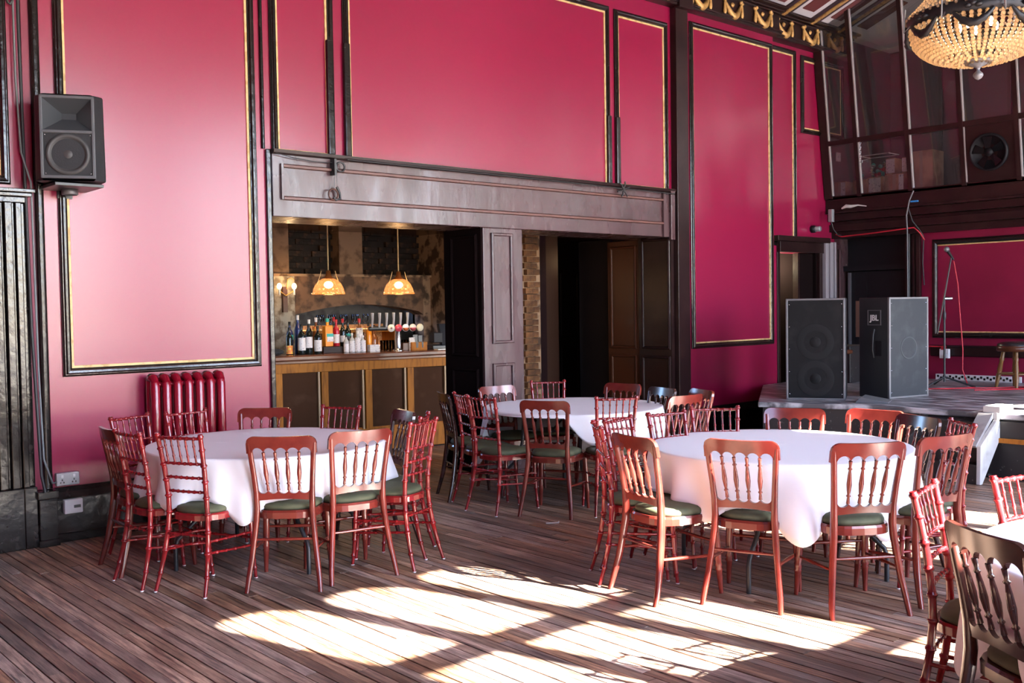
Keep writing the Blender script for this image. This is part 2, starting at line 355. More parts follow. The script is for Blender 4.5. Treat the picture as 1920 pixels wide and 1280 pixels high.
# baseboards
def base(name, x0, x1, y):
    b = MB().box((x0, y-.025, 0), (x1, y, .30)); b.prism([(y-.038, .30), (y, .30), (y, .385), (y-.012, .385), (y-.018, .35)], x0, x1, 'x'); b.box((x0, y-.045, 0), (x1, y-.025, .06))
    return struct(name, b, BLACK, bevel=.004)
base('baseboard_left', 2.12, 3.885, YB); base('baseboard_right', 9.19, 10.97, YB)
cap_ = MB().box((2.07, 7.27, 0), (2.19, 7.38, .33)); cap_.box((2.06, 7.26, .33), (2.20, 7.38, .385)); cap_.box((2.06, 7.26, 0), (2.2, 7.38, .05))
struct('trim_7', cap_, BLACK, bevel=.006)
# door 1 casing at the far left
dc = MB()
for i, (a, b, d) in enumerate(((1.78, 1.84, .05), (1.84, 1.895, .075), (1.895, 1.915, .05), (1.915, 1.965, .085), (1.965, 1.985, .055), (1.985, 2.025, .08), (2.025, 2.07, .04))):
    dc.box((a, YB-d, .42), (b, YB, 2.36))
dc.box((1.77, YB-.09, 0), (1.985, YB, .42)); dc.box((1.985, YB-.085, 0), (2.07, YB, .42))
door1 = struct('door_1', dc, BLACK, bevel=.006)
hd = MB().box((.7, YB-.06, 2.36), (2.07, YB, 2.40)); hd.box((.68, YB-.10, 2.40), (2.09, YB, 2.425)); hd.box((.66, YB-.13, 2.425), (2.105, YB, 2.45))
obj('door_head', hd, BLACK, door1, bevel=.005)
obj('door_leaf', MB().box((.85, 7.45, 0), (1.80, 7.50, 2.36)), BLACK, door1)

# ---- opening: lintel, column, reveals, folded leaves
lin = MB().box((3.93, 7.345, 2.362), (8.90, 7.90, 2.905))
lintel = struct('lintel', lin, BROWN, bevel=.006)
for z in (2.772, 2.512):
    obj('lintel_moulding', MB().prism([(7.345, z-.016), (7.318, z-.010), (7.318, z+.008), (7.345, z+.02)], 4.02, 8.74, 'x'), mat('lintel_strip_brown', (.13, .055, .045), .4) if z > 2.6 else bpy.data.materials['lintel_strip_brown'], lintel)
obj('lintel_end_strip', MB().box((4.0, 7.322, 2.50), (4.02, 7.345, 2.79)), BROWN, lintel)
obj('lintel_end_strip', MB().box((8.74, 7.315, 2.362), (8.765, 7.345, 2.86)), BROWN, lintel)
obj('lintel_end_block', MB().box((8.865, 7.31, 2.33), (8.935, 7.345, 2.905)), BROWN, lintel, bevel=.006)
obj('lintel_cap', MB().prism([(7.345, 2.862), (7.312, 2.874), (7.305, 2.90), (7.38, 2.905)], 3.93, 8.95, 'x'), DARKB, lintel)
col = struct('column', MB().box((6.13, 7.352, 0), (6.633, 7.90, 2.362)), BROWN, bevel=.006)
def rawframe(x0, x1, z0, z1, y, parent, mt, name='column_moulding', wdt=.03, dep=.018): return frame(x0, x1, z0, z1, y, wdt, dep, name, mt, parent, False)
rawframe(6.255, 6.465, 1.30-.02, 2.285, 7.352, col, BROWN); rawframe(6.255, 6.465, .30, 1.03, 7.352, col, BROWN)
def sideleaf(name, x, y0, y1, panels, mt, d=-1):
    """panelled leaf in the plane x, facing -x"""
    o = struct(name, MB().box((x, y0, 0), (x+.05, y1, 2.362)), mt)
    for a, b, z0, z1 in panels:
        cols = []
        for sx, sz in ((-1, -1), (1, -1), (1, 1), (-1, 1)):
            by, bz = (a if sx < 0 else b), (z0 if sz < 0 else z1)
            cols.append([(x-q, by+sx*p, bz+sz*p) for p, q in ((0, 0), (.006, .016), (.018, .022), (.03, .014), (.034, 0))])
        obj('leaf_moulding', MB().strip(cols, closed=True, sm=False), mt, o)
        obj('leaf_panel', MB().box((x-.004, a, z0), (x+.01, b, z1)), mt, o)
    return o
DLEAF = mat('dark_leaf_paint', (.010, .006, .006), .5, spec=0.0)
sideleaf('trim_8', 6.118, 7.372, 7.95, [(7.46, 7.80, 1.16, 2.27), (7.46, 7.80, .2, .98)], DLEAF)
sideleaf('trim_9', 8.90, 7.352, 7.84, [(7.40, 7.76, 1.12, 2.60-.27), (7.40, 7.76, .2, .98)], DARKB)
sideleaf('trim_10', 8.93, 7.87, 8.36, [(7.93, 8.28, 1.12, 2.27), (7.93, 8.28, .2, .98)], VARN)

# ---- cornice with gilt swags
cor = MB()
for x0, x1, dy in ((-2.6, 10.99, 0), (10.985, 12.9, .10)):
    cor.box((x0, 7.29+dy, 5.02), (x1, 7.5+dy, 5.24)); cor.box((x0, 7.255+dy, 4.955), (x1, 7.5+dy, 5.02)); cor.box((x0, 7.235+dy, 4.985), (x1, 7.5+dy, 5.005))
    cor.box((x0, 7.25+dy, 5.215), (x1, 7.5+dy, 5.235)); cor.box((x0, 7.21+dy, 5.235), (x1, 7.5+dy, 5.255)); cor.box((x0, 7.15+dy, 5.255), (x1, 7.5+dy, 5.285))
cor.box((8.94, 7.22, 4.93), (9.18, 7.3, 5.26))
cornice = struct('cornice', cor, DARKB, bevel=.006)
sw = MB()
pts = [(-.15+.30*k/12, -.02-.012*math.sin(PI*k/12), .10-.155*math.sin(PI*k/12)) for k in range(13)]
sw.tube(pts, [.012+.030*math.sin(PI*k/12) for k in range(13)], 8)
for s_ in (-1, 1):
    sw.tube([(s_*.165, -.02, .14), (s_*.168, -.025, .05), (s_*.17, -.022, -.02), (s_*.17, -.022, -.06)], [.014, .017, .024, .010], 8)
    sw.ball((s_*.15, -.025, .135), .026, 8, 5); sw.ball((s_*.185, -.02, .125), .02, 8, 5)
sw.ball((0, -.01, .09), .030, 10, 6, (1, .6, 1)); sw.ball((0, -.025, .09), .013, 8, 5)
swm = sw.mesh('swag', GOLD)
for x, yy in [(8.77-.61*k, 7.29) for k in range(9, -1, -1)]+[(9.385, 7.29), (10.0, 7.29), (10.61, 7.29), (11.22, 7.39), (11.825, 7.39), (12.43, 7.39)]:
    obj('swag', swm, GOLD, cornice, loc=(x, yy, 5.065))
# ---- ceiling with white coffer bands
ceil = struct('ceiling', MB().box((-2.6, -1.8, 5.95), (14.2, 6.2, 6.05)), CEILM)
CV0, CV1 = (7.34, 5.26), (5.5, 5.96)                 # white coffered cove between cornice and ceiling
def cv(t, d=0): n_ = Vector((CV1[1]-CV0[1], CV0[0]-CV1[0])).normalized(); return (CV0[0]+(CV1[0]-CV0[0])*t-n_.x*d, CV0[1]+(CV1[1]-CV0[1])*t-n_.y*d)
def cvbox(x0, x1, t0, t1, d, name, mt):
    p = [cv(t0), cv(t1), cv(t1, d), cv(t0, d)]; return obj(name, MB().prism(p, x0, x1, 'x'), mt, ceil)
DKC = mat('dark_purple_ceiling_band', (.035, .018, .026), .5)
obj('cove', MB().prism([CV0, CV1, (5.5, 6.05), (7.7, 6.05), (7.7, 5.26)], -2.6, 14.2, 'x'), WHITEP, ceil)
for k in range(23):
    xx = -2.2+.66*k; cvbox(xx, xx+.20, 0, 1, .02, 'cove_rib', DKC); cvbox(xx+.07, xx+.13, .01, 1, .035, 'gilt_rib', GOLD)
    cvbox(xx+.30, xx+.55, .10, .42, .012, 'coffer_panel', mat('coffer_panel_red', (.13, .03, .03), .6) if k == 0 else bpy.data.materials['coffer_panel_red']); cvbox(xx+.30, xx+.55, .52, .92, .012, 'coffer_panel', bpy.data.materials['coffer_panel_red'])
# ---- other walls of the hall
struct('wall_left', MB().box((-2.8, -1.8, 0), (-2.6, 7.6, 6.05)), RED)
def win_wall():
    b = MB(); Y0, Y1 = -1.80, -1.60; lw, st = .475, .635; prev = -2.6
    rows = [(.60, 1.11), (1.25, 1.96), (2.10, 2.80), (2.94, 3.675), (3.815, 4.50)]
    for X0 in WINX:
        b.box((prev, Y0, 0), (X0, Y1, 6.05)); prev = X0+2*st+lw
        b.box((X0, Y0, 0), (prev, Y1, .60)); b.box((X0, Y0, 4.64), (prev, Y1, 6.05))
    b.box((prev, Y0, 0), (14.2, Y1, 6.05)); wall_f = struct('wall_front', b, REDS)
    for i, X0 in enumerate(WINX):
        f = MB(); y0, y1 = -1.76, -1.68
        for k in (0, 1): f.box((X0+k*st+lw, y0, .60), (X0+(k+1)*st, y1, 4.64))
        for k in range(3):
            xa = X0+k*st
            for (a, c), (a2, c2) in zip(rows[:-1], rows[1:]): f.box((xa, y0, c), (xa+lw, y1, a2))
            for j in range(10):
                u0, u1 = j/10, (j+1)/10; h0 = 4.50+.14*math.sin(PI*u0)**.8 if 0 < u0 < 1 else 4.50; h1 = 4.50+.14*math.sin(PI*u1)**.8 if 0 < u1 < 1 else 4.50
                f.prism([(xa+lw*u0, h0), (xa+lw*u1, h1), (xa+lw*u1, 4.66), (xa+lw*u0, 4.66)], y0, y1, 'y')
        struct('window_%d' % (i+1), f, WHITEP)
win_wall()

# ---- right hand wall behind the stage, with the glazed booth above
XR = 12.60
wr = MB().box((XR, -1.8, 0), (12.8, 6.25, 2.5)); wr.box((XR, 6.25, 0), (12.8, 7.5, .6))
wallr = struct('wall_right', wr, REDS)
def xframe(y0, y1, z0, z1, x, wdt, dep, name, mt, parent):
    cols = []
    for sx, sz in ((-1, -1), (1, -1), (1, 1), (-1, 1)):
        by, bz = (y0 if sx < 0 else y1), (z0 if sz < 0 else z1)
        cols.append([(x-d, by+sx*a, bz+sz*a) for a, d in ((0, 0), (0, dep*.6), (wdt*.3, dep), (wdt*.6, dep), (wdt*.8, dep*.6), (wdt, dep*.4), (wdt, 0))])
    return obj(name, MB().strip(cols, closed=True, sm=False), mt, parent)
p = xframe(3.2, 6.034, 1.187, 2.312, XR, .065, .04, 'panel_moulding', BLACK, wallr); xframe(3.218, 6.05, 1.205, 2.295, XR, .016, .012, 'gilt_bead', GILT, p)
p = xframe(-.2, 2.7, 1.187, 2.312, XR, .065, .04, 'panel_moulding', BLACK, wallr); xframe(-.18, 2.68, 1.205, 2.295, XR, .016, .012, 'gilt_bead', GILT, p)
obj('dado_rail', MB().prism([(XR, .885), (XR-.03, .90), (XR-.03, 1.0), (XR-.05, 1.02), (XR, 1.03)], -1.6, 6.12, 'y', Matrix(((1,0,0),(0,1,0),(0,0,1)))), DARKB, wallr)
vs = MB().box((XR-.03, 5.0, .585), (XR, 6.05, .66)); vent = obj('vent_strip', vs, WPLAS, wallr)
ho = MB()
for k in range(26): ho.box((XR-.034, 5.03+k*.039, .60+.02*(k % 2)), (XR-.029, 5.055+k*.039, .628+.02*(k % 2)))
o = obj('vent_hole', ho, BLACK, vent); o['kind'] = 'stuff'
# dark doorway recess at the corner of the stage
rc = MB().box((12.78, 6.25, .6), (12.85, 7.5, 2.5))
d2 = struct('door_2', rc, mat('black_matt_paint', (.010, .009, .011), .45))
BM = bpy.data.materials['black_matt_paint']; BM.node_tree.nodes['Principled BSDF'].inputs['Specular IOR Level'].default_value = .2
dl = MB().box((12.70, 6.50, .6), (12.75, 7.07, 2.01)); dl.box((12.70, 7.25, .6), (12.75, 7.32, 2.01)); dl.box((12.70, 7.07, .6), (12.75, 7.25, 1.115)); dl.box((12.70, 7.07, 1.61), (12.75, 7.25, 2.01))
lf = obj('door_leaf', dl, BM, d2, bevel=.004); obj('door_pane', MB().box((12.72, 7.07, 1.115), (12.73, 7.25, 1.61)), mat('brown_lit_pane', (.17, .085, .055), .35), lf)
obj('door_edge_strip', MB().box((12.66, 7.30, .6), (12.70, 7.33, 2.0)), SPKE, d2)
obj('door_transom', MB().box((12.66, 6.45, 2.02), (12.78, 7.40, 2.09)), BM, d2)
fl = MB()
for a, b, d in ((6.25, 6.30, .05), (6.33, 6.36, .03), (6.40, 6.43, .04)): fl.box((XR-d, a, .6), (XR+.02, b, 2.47))
fl.box((XR-.01, 6.25, .6), (12.8, 6.47, 2.47)); obj('door_jamb', fl, DARKB, d2, bevel=.004)
fl = MB().box((XR, 7.40, .6), (12.8, 7.5, 2.47))
for a in (7.40, 7.44, 7.47): fl.box((XR-.03, a, .6), (XR+.02, a+.018, 2.33))
obj('door_jamb', fl, BROWN, d2, bevel=.004)
# doorway in the back wall beside the stage
d3 = MB().box((11.20, 7.44, 2.263), (12.30, 7.5, 2.40)); d3.box((11.10, 7.40, 2.40), (12.34, 7.5, 2.47)); d3.box((11.20, 7.485, 0), (11.262, 7.52, 2.263))
d3.box((12.149, 7.45, 0), (12.22, 7.5, 2.263))
door3 = struct('door_3', d3, DARKB, bevel=.005)
fl = MB()
for k in range(5): fl.box((12.235+k*.058, 7.41+.012*(k % 2), .0), (12.235+k*.058+.040, 7.5, 2.42))
obj('fluted_casing', fl, mat('grey_brown_gloss', (.30, .27, .29), .25), door3, bevel=.008)
obj('door_leaf', MB().box((11.80, 7.55, 0), (12.149, 7.60, 2.26)), DLEAF, door3)
obj('door_jamb', MB().box((12.13, 7.50, 0), (12.16, 8.3, 2.263)), DLEAF, door3); obj('door_leaf_stile', MB().box((11.76, 7.54, 0), (11.80, 7.62, 2.26)), DARKB, door3)
bk = MB().box((11.264, 8.2, 0), (11.9, 8.25, 2.3)); obj('passage_wall', bk, mat('passage_brown', (.16, .115, .085), .6), door3)
obj('passage_wall', MB().box((11.26, 7.86, 0), (11.47, 8.2, 2.3)), GREENW, door3)
pc = MB().box((11.0, 7.7, 2.3), (12.6, 8.3, 2.35)); pc.box((11.9, 7.7, 0), (11.95, 8.3, 2.3)); pc.box((11.1, 7.7, 0), (11.2, 8.3, 2.3)); obj('passage_lining', pc, DLEAF, door3)
pl = bpy.data.lights.new('passage_lamp', 'POINT'); po = bpy.data.objects.new('passage_lamp', pl); COL.objects.link(po); pl.energy = 45; pl.color = (1, .95, .7); pl.shadow_soft_size = .1; po.location = (11.62, 7.95, 2.1)

# beam below the booth and the raked glazing
bm = MB()
for x0, z0, z1 in ((12.52, 2.47, 2.56), (12.46, 2.56, 2.66), (12.50, 2.66, 2.70), (12.42, 2.70, 2.80), (12.36, 2.80, 2.83), (12.375, 2.83, 3.03)): bm.box((x0, -1.6, z0), (12.85, 7.495, z1))
beam = struct('beam', bm, DARKB, bevel=.006)
struct('floor_booth', MB().box((12.85, -1.6, 2.93), (14.2, 7.5, 2.98)), DARKB)
booth = struct('wall_booth_rear', MB().box((14.15, -1.6, 2.98), (14.2, 7.5, 6.05)), BOOTH); struct('wall_booth_near', MB().box((12.0, -1.7, 2.98), (14.2, -1.6, 6.05)), BOOTH); struct('wall_booth_far', MB().box((12.45, 7.49, 2.98), (14.2, 7.70, 6.05)), BOOTH)
struct('trim_11', MB().box((12.36, -1.6, 2.98), (12.9, 7.45, 3.02)), DARKB)
bp_ = MB()
for k in range(9): bp_.box((14.12, -.9+k*.95, 3.0), (14.15, -.85+k*.95, 5.6))
bp_.box((14.11, -1.6, 4.05), (14.15, 7.4, 4.09)); obj('booth_panel_strip', bp_, DARKB, booth)
def gx(z): return 12.36-(z-2.95)*.132
gw = MB(); tops = 5.62
MY = [7.40, 6.975, 6.265, 5.58, 4.93, 4.25, 3.57, 2.89, 2.2, 1.5, .8, .1, -.6, -1.3]
def rake(b, y0, y1, z0, z1, t0, t1):   # box lying in the raked plane between depths t0..t1
    vs = [(gx(z)+t, y, z) for z in (z0, z1) for y, t in ((y0, t0), (y1, t0), (y1, t1), (y0, t1))]
    b.add(vs, [(0,3,2,1),(4,5,6,7),(0,1,5,4),(1,2,6,5),(2,3,7,6),(3,0,4,7)])
gl = struct('window_5', MB().box((12.36, -1.6, 2.99), (12.42, 7.44, 3.035)), DARKB)
for i, y in enumerate(MY):
    b = MB(); wd = .085 if i == 0 else .026; rake(b, y-.026, y+wd, 3.0, tops, -.02, .05); obj('mullion', b, DARKB, gl)
    if i < len(MY)-1:
        b = MB(); rake(b, y-.042, y-.027, 3.04, 3.70, -.012, .03); rake(b, y-.042, y-.027, 3.77, 5.5, -.012, .03); obj('lit_rebate_strip', b, LITREB, gl)  # pale strip: window light on the mullion's rebate side, put into the colour
        yb = MY[i+1]
        for z0, z1 in ((3.70, 3.765),):
            b = MB(); rake(b, yb+.026, y-.026, z0, z1, -.015, .045); obj('transom', b, DARKB, gl)
        for z0, z1 in ((3.035, 3.70), (3.765, 5.6)):
            if i == 3 and z0 < 3.1: continue
            b = MB(); rake(b, yb+.026, y-.026, z0, z1, .010, .014); obj('pane', b, PANE, gl)
b = MB(); rake(b, 4.956, 5.554, 3.035, 3.70, .0, .03); obj('fan_board', b, DARKB, gl)
# stage
ST = .59
poly = [(8.70, 6.0), (9.03, 5.22), (9.12, 4.83), (9.28, -1.6), (12.6, -1.6), (12.6, 7.4), (10.98, 7.38), (10.5, 7.2)]
stage = struct('stage_platform', MB().prism([(x-.0, y) for x, y in poly], 0, ST-.055, 'z'), STBLK)
obj('stage_deck', MB().prism([(8.66, 6.03), (8.99, 5.21), (9.08, 4.82), (9.24, -1.6), (12.6, -1.6), (12.6, 7.42), (10.5, 7.24)], ST-.055, ST, 'z'), DECK, stage, bevel=.012)
obj('stage_batten', MB().box((9.08, -1.0, .33), (9.14, 4.6, .37), None), PINE, stage)
for y in (4.55, 3.3, 2.1, .9):
    obj('stage_front_panel', MB().box((9.10+ (4.83-y)*.025, y-1.14, .02), (9.14+(4.83-y)*.025, y, .52)), STBLK, stage, bevel=.006)

# ================================================================== CHAIRS
def scallop(u, half, n):                        # 0 at cusps, 1 at arch crowns
    if abs(u) >= half: return 0.0
    t = ((u+half)/(2*half)*n) % 1.0
    return math.sqrt(max(0.0, 1-(2*t-1)**2))
def bowed_board(us, top, bot, y0, thick, bow, half, tilt=0.0):
    cols = []; zt = (top(0)+bot(0))/2
    for u in us:
        a, b = top(u), bot(u); yy = y0-bow*(1-(u/half)**2)
        ya = yy-tilt*(a-zt); yb_ = yy-tilt*(b-zt)
        cols.append([(u, ya+thick/2, a), (u, ya-thick/2, a), (u, yb_-thick/2, b), (u, yb_+thick/2, b), (u, ya+thick/2, a)])
    m = MB().strip(cols, sm=False); m.add(cols[0][:4], [(0, 1, 2, 3)]); m.add(cols[-1][:4], [(3, 2, 1, 0)])
    return m
def seat_shape(wf, wr_, yf, yr, n=28, p=3.0, sc=1.0):
    out = []
    for k in range(n):
        q = 2*PI*k/n; c, d = math.cos(q), math.sin(q)
        a = math.copysign(abs(c)**(2/p), c); b = math.copysign(abs(d)**(2/p), d)
        y = (yf+yr)/2+b*(yf-yr)/2*sc; hw = (wr_+(wf-wr_)*(b+1)/2)/2*sc; out.append((a*hw, y))
    return out
def cushion(parent, wf, wr_, yf, yr, z0, h):
    rings = []
    for s_, z in ((.93, 0), (.985, h*.16), (.99, h*.40), (.95, h*.66), (.82, h*.86), (.55, h*.97), (.2, h)):
        rings.append([(x, y, z0+z) for x, y in seat_shape(wf, wr_, yf, yr, 24, 3.0, s_)])
    m = MB(); 
    for r in rings: m.v += r; 
    n = 24
    for i in range(len(rings)-1):
        for k in range(n): m.f.append((i*n+k, i*n+(k+1) % n, (i+1)*n+(k+1) % n, (i+1)*n+k)); m.sm.append(True)
    m.f.append(tuple(range((len(rings)-1)*n, len(rings)*n))); m.sm.append(True)
    return obj('seat_pad', m, GREEN, parent)
def turned_tube(m, p0, p1, prof, n=8):          # prof: (t, r)
    p0, p1 = Vector(p0), Vector(p1); m.tube([p0+(p1-p0)*t for t, r in prof], [r for t, r in prof], n); return m
SPIN = [(0, .010), (.06, .009), (.15, .007), (.18, .0125), (.215, .007), (.30, .0105), (.45, .0138), (.66, .0105), (.79, .007), (.82, .0125), (.855, .007), (.94, .009), (1, .010)]
def make_scallop():
    t = thing('scallop_back_chair', '', 'chair')
    for s_ in (-1, 1):
        pts = [(.208, -.262, 0), (.200, -.240, .08), (.186, -.215, .18), (.172, -.195, .30), (.162, -.182, .40), (.158, -.178, .47), (.160, -.184, .56), (.167, -.200, .66), (.176, -.220, .76), (.183, -.238, .85)]
        sec = [(.013, .014), (.015, .016), (.016, .019), (.016, .021), (.017, .022), (.017, .021), (.016, .018), (.015, .016), (.015, .014), (.015, .012)]
        obj('rear_post', MB().loft([(s_*x, y, z) for x, y, z in pts], sec), MAHO, t)
        m = MB(); turned_tube(m, (s_*.182, .168, .43), (s_*.200, .200, 0), [(0, .019), (.15, .020), (.45, .021), (.60, .017), (.63, .022), (.655, .017), (.68, .022), (.70, .018), (.9, .0135), (1, .012)], 10)
        obj('front_leg', m, MAHO, t)
        m = MB(); turned_tube(m, (s_*.190, .185, .215), (s_*.180, -.205, .235), [(0, .007), (.15, .008), (.5, .011), (.85, .008), (1, .007)]); obj('stretcher', m, MAHO, t)
    m = MB(); turned_tube(m, (-.187, .180, .285), (.187, .180, .285), [(0, .007), (.5, .011), (1, .007)]); obj('stretcher', m, MAHO, t)
    m = MB(); turned_tube(m, (-.172, -.198, .29), (.172, -.198, .29), [(0, .007), (.5, .010), (1, .007)]); obj('stretcher', m, MAHO, t)
    H = .200; us = sorted(set([-H+2*H*k/72 for k in range(73)]))
    def top(u): e = max(0, (abs(u)-.150)/.050); return .892-.046*(1-math.sqrt(max(0, 1-min(e, 1)**2)))-.004*(1-(u/H)**2)
    def bot(u): return .790+.034*scallop(u, .168, 5)
    obj('top_rail', bowed_board(us, top, bot, -.236, .021, .026, H, .22), MAHO, t)
    h2 = .152; us2 = [-h2+2*h2*k/50 for k in range(51)]
    obj('lower_rail', bowed_board(us2, lambda u: .580-.027*scallop(u, .148, 5), lambda u: .512+.010*math.cos(u/h2*PI/2), -.182, .019, .012, .16, .12), MAHO, t)
    for k in (-1.5, -.5, .5, 1.5):
        m = MB(); turned_tube(m, (k*.0592, -.184-.012*(1-(k/2.6)**2), .572), (k*.0672, -.231-.024*(1-(k/2.9)**2), .797), SPIN); obj('spindle', m, MAHO, t)
    fr = MB(); n = 28; rings = [[(x, y, z) for x, y in seat_shape(.425, .345, .205, -.195, n, 3.2, sc)] for sc, z in ((.93, .405), (1, .405), (1, .440), (.97, .452), (.8, .452))]
    fr.strip([[r[k] for r in rings] for k in range(n)], closed=True, sm=False); fr.add([(x, y, .405) for x, y in seat_shape(.425, .345, .205, -.195, n, 3.2, .93)], [tuple(range(n))])
    obj('seat_frame', fr, MAHO, t)
    cushion(t, .40, .325, .19, -.178, .449, .052)
    register(t); return t
def bamboo(m, path, rad, rings, n=8):
    """tube with bamboo knuckles; path of points, rings = positions 0..1 along it"""
    P = [Vector(p) for p in path]; L = [0]
    for a, b in zip(P[:-1], P[1:]): L.append(L[-1]+(b-a).length)
    T = L[-1]
    def at(t):
        d = t*T
        for i in range(len(P)-1):
            if d <= L[i+1]+1e-9: return P[i].lerp(P[i+1], (d-L[i])/(L[i+1]-L[i]))
        return P[-1]
    st = {0.0: 1.0, 1.0: 1.0}
    for l_ in L: st.setdefault(min(1, l_/T), 1.0)
    e = .007/T
    for r in rings:
        for d, k in ((-2.2*e, .93), (-1.1*e, 1.0), (-.5*e, 1.30), (.5*e, 1.30), (1.1*e, 1.0), (2.2*e, .93)):
            if 0 < r+d < 1: st[r+d] = k
    ts = sorted(st); R = rad if callable(rad) else (lambda t: rad)
    m.tube([at(t) for t in ts], [R(t)*st[t] for t in ts], n); return m
def make_bamboo():
    t = thing('bamboo_turned_chair', '', 'chair')
    for s_ in (-1, 1):
        path = [(s_*.178, -.262, 0), (s_*.168, -.232, .10), (s_*.155, -.205, .22), (s_*.145, -.186, .34), (s_*.138, -.178, .46), (s_*.137, -.182, .56), (s_*.143, -.199, .70), (s_*.150, -.222, .82), (s_*.156, -.242, .915)]
        lg = obj('rear_post', bamboo(MB(), path, lambda q: .0105+.0055*min(1, q/.25)-.002*max(0, (q-.6)/.4), (.12, .26, .39, .50, .60, .70, .80, .90, .985)), MRED, t)
        obj('foot_glide', MB().lathe([(0, 0), (.010, 0), (.012, .007), (0, .007)], 8, (s_*.178, -.262, 0)), WPLAS, lg)
        lg = obj('front_leg', bamboo(MB(), [(s_*.165, .160, .43), (s_*.170, .172, .2), (s_*.176, .190, 0)], lambda q: .0165-.006*q, (.12, .35, .62, .85)), MRED, t)
        obj('foot_glide', MB().lathe([(0, 0), (.010, 0), (.012, .007), (0, .007)], 8, (s_*.176, .190, 0)), WPLAS, lg)
        for z0, z1 in ((.205, .235), (.285, .300)):
            obj('stretcher', bamboo(MB(), [(s_*.171, .172, z0), (s_*.152, -.202, z1)], .0085, (.2, .4, .6, .8), 7), MRED, t)
    for y, z, hw in ((.172, .25, .170), (-.192, .33, .145)):
        obj('stretcher', bamboo(MB(), [(-hw, y, z), (hw, y, z)], .0085, (.2, .4, .6, .8), 7), MRED, t)
    def rail(z, hw, y, bow, r): return obj('back_rail', bamboo(MB(), [(hw*(-1+2*k/8), y-bow*(1-(-1+2*k/8)**2), z) for k in range(9)], r, (.14, .29, .43, .57, .71, .86), 7), MRED, t)
    rail(.890, .153, -.236, .014, .0095); rail(.742, .145, -.206, .012, .0085); rail(.660, .141, -.194, .010, .0085); rail(.578, .137, -.183, .008, .0085)
    for k in (-2, -1, 0, 1, 2):
        u = k/3; obj('spindle', bamboo(MB(), [(u*.150, -.206-.012*(1-u*u), .742), (u*.155, -.236-.014*(1-u*u), .890)], .0062, (.3, .7), 7), MRED, t)
    fr = MB(); n = 28; rings = [[(x, y, z) for x, y in seat_shape(.405, .315, .195, -.195, n, 2.9, sc)] for sc, z in ((.93, .412), (1, .412), (1, .442), (.97, .452), (.8, .452))]
    fr.strip([[r[k] for r in rings] for k in range(n)], closed=True, sm=False); fr.add([(x, y, .412) for x, y in seat_shape(.405, .315, .195, -.195, n, 2.9, .93)], [tuple(range(n))])
    obj('seat_frame', fr, MRED, t)
    cushion(t, .385, .30, .18, -.178, .449, .046)
    register(t); return t
DMAHO = mat('dark_mahogany_tone', (0.050, 0.014, 0.010), 0.2, noise=(4, (0.030, 0.008, 0.007), .42, .64), stretch=(1.5, 1.5, 1.5), coat=.3)  # darker mahogany copy; the shade on far chairs is put into its colour
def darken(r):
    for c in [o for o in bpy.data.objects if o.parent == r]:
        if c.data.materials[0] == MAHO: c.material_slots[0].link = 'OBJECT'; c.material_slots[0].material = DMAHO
SCH, BCH = make_scallop(), make_bamboo(); used = set()
G = {1: 'chairs around the left table', 2: 'chairs around the middle table at the back', 3: 'chairs around the right table', 4: 'chairs around the corner table'}
SEATS = []
def chair(kind, x, y, face, label, tb):
    src = SCH if kind == 's' else BCH; f = math.radians(face)
    loc = (x+.238*math.cos(f), y+.238*math.sin(f), .001); rz = f-PI/2; SEATS.append((loc[0], loc[1], rz))
    if kind not in used:
        used.add(kind); src.location = loc; src.rotation_euler = (0, 0, rz); src['label'] = label; src['group'] = G[tb]; return src
    r = dup(src, loc, rz, label, G[tb])
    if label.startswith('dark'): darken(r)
    return r
SB, BT = 'scallop-backed wooden chair', 'red bamboo-turned chair'
# left table
chair('b', 2.52, 6.78, 291, BT+' in front of the left edge of the crimson radiator', 1)
chair('b', 2.17, 5.88, 5, BT+' at left table, seen edge-on before the white sockets', 1)
chair('b', 2.31, 5.48, 25, BT+' at left table, its back squarely facing the viewer', 1)
chair('b', 2.91, 6.77, 279, BT+' with its back against the radiator ribs', 1)
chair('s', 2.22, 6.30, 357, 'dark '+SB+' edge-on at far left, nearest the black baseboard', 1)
chair('s', 3.48, 6.70, 226, SB+' behind left table whose top rail mirrors the window bars', 1)
chair('b', 3.83, 6.22, 205, BT+' behind left table, against the pine bar posts', 1)
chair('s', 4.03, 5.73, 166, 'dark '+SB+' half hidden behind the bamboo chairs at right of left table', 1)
chair('s', 2.76, 5.13, 50, 'orange-brown '+SB+' before left table, beside a red bamboo chair', 1)
chair('s', 3.22, 5.02, 80, SB+' before left table, its right leg nearest the first sun patch', 1)
chair('b', 3.68, 5.02, 113, BT+' edge-on at right end of left table, the nearer of two', 1)
chair('b', 3.87, 5.27, 134, BT+' edge-on at right end of left table, the farther of two', 1)
# middle table
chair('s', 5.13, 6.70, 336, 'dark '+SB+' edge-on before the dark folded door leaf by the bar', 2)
chair('b', 5.02, 6.34, 340, BT+' at middle table beside the edge-on dark chair', 2)
chair('b', 4.94, 5.98, 2, BT+' at middle table with long green pad, left of the hitched cloth', 2)
chair('s', 5.18, 5.52, 27, SB+' standing before the hitched-up cloth of the middle table', 2)
chair('b', 5.59, 5.16, 57, BT+' between middle and right tables, nearest of the middle table', 2)
chair('s', 5.87, 6.88, 264, SB+' with shiny top rail behind middle table, before the brown column', 2)
chair('b', 6.40, 6.77, 236, BT+' behind middle table, before the dark lobby doorway', 2)
chair('s', 6.77, 6.17, 187, SB+' behind middle table, before the varnished brown leaf', 2)
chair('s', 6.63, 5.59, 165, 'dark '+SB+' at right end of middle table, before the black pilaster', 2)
chair('s', 6.21, 5.00, 88, SB+' at middle table behind two red bamboo chairs of right table', 2)
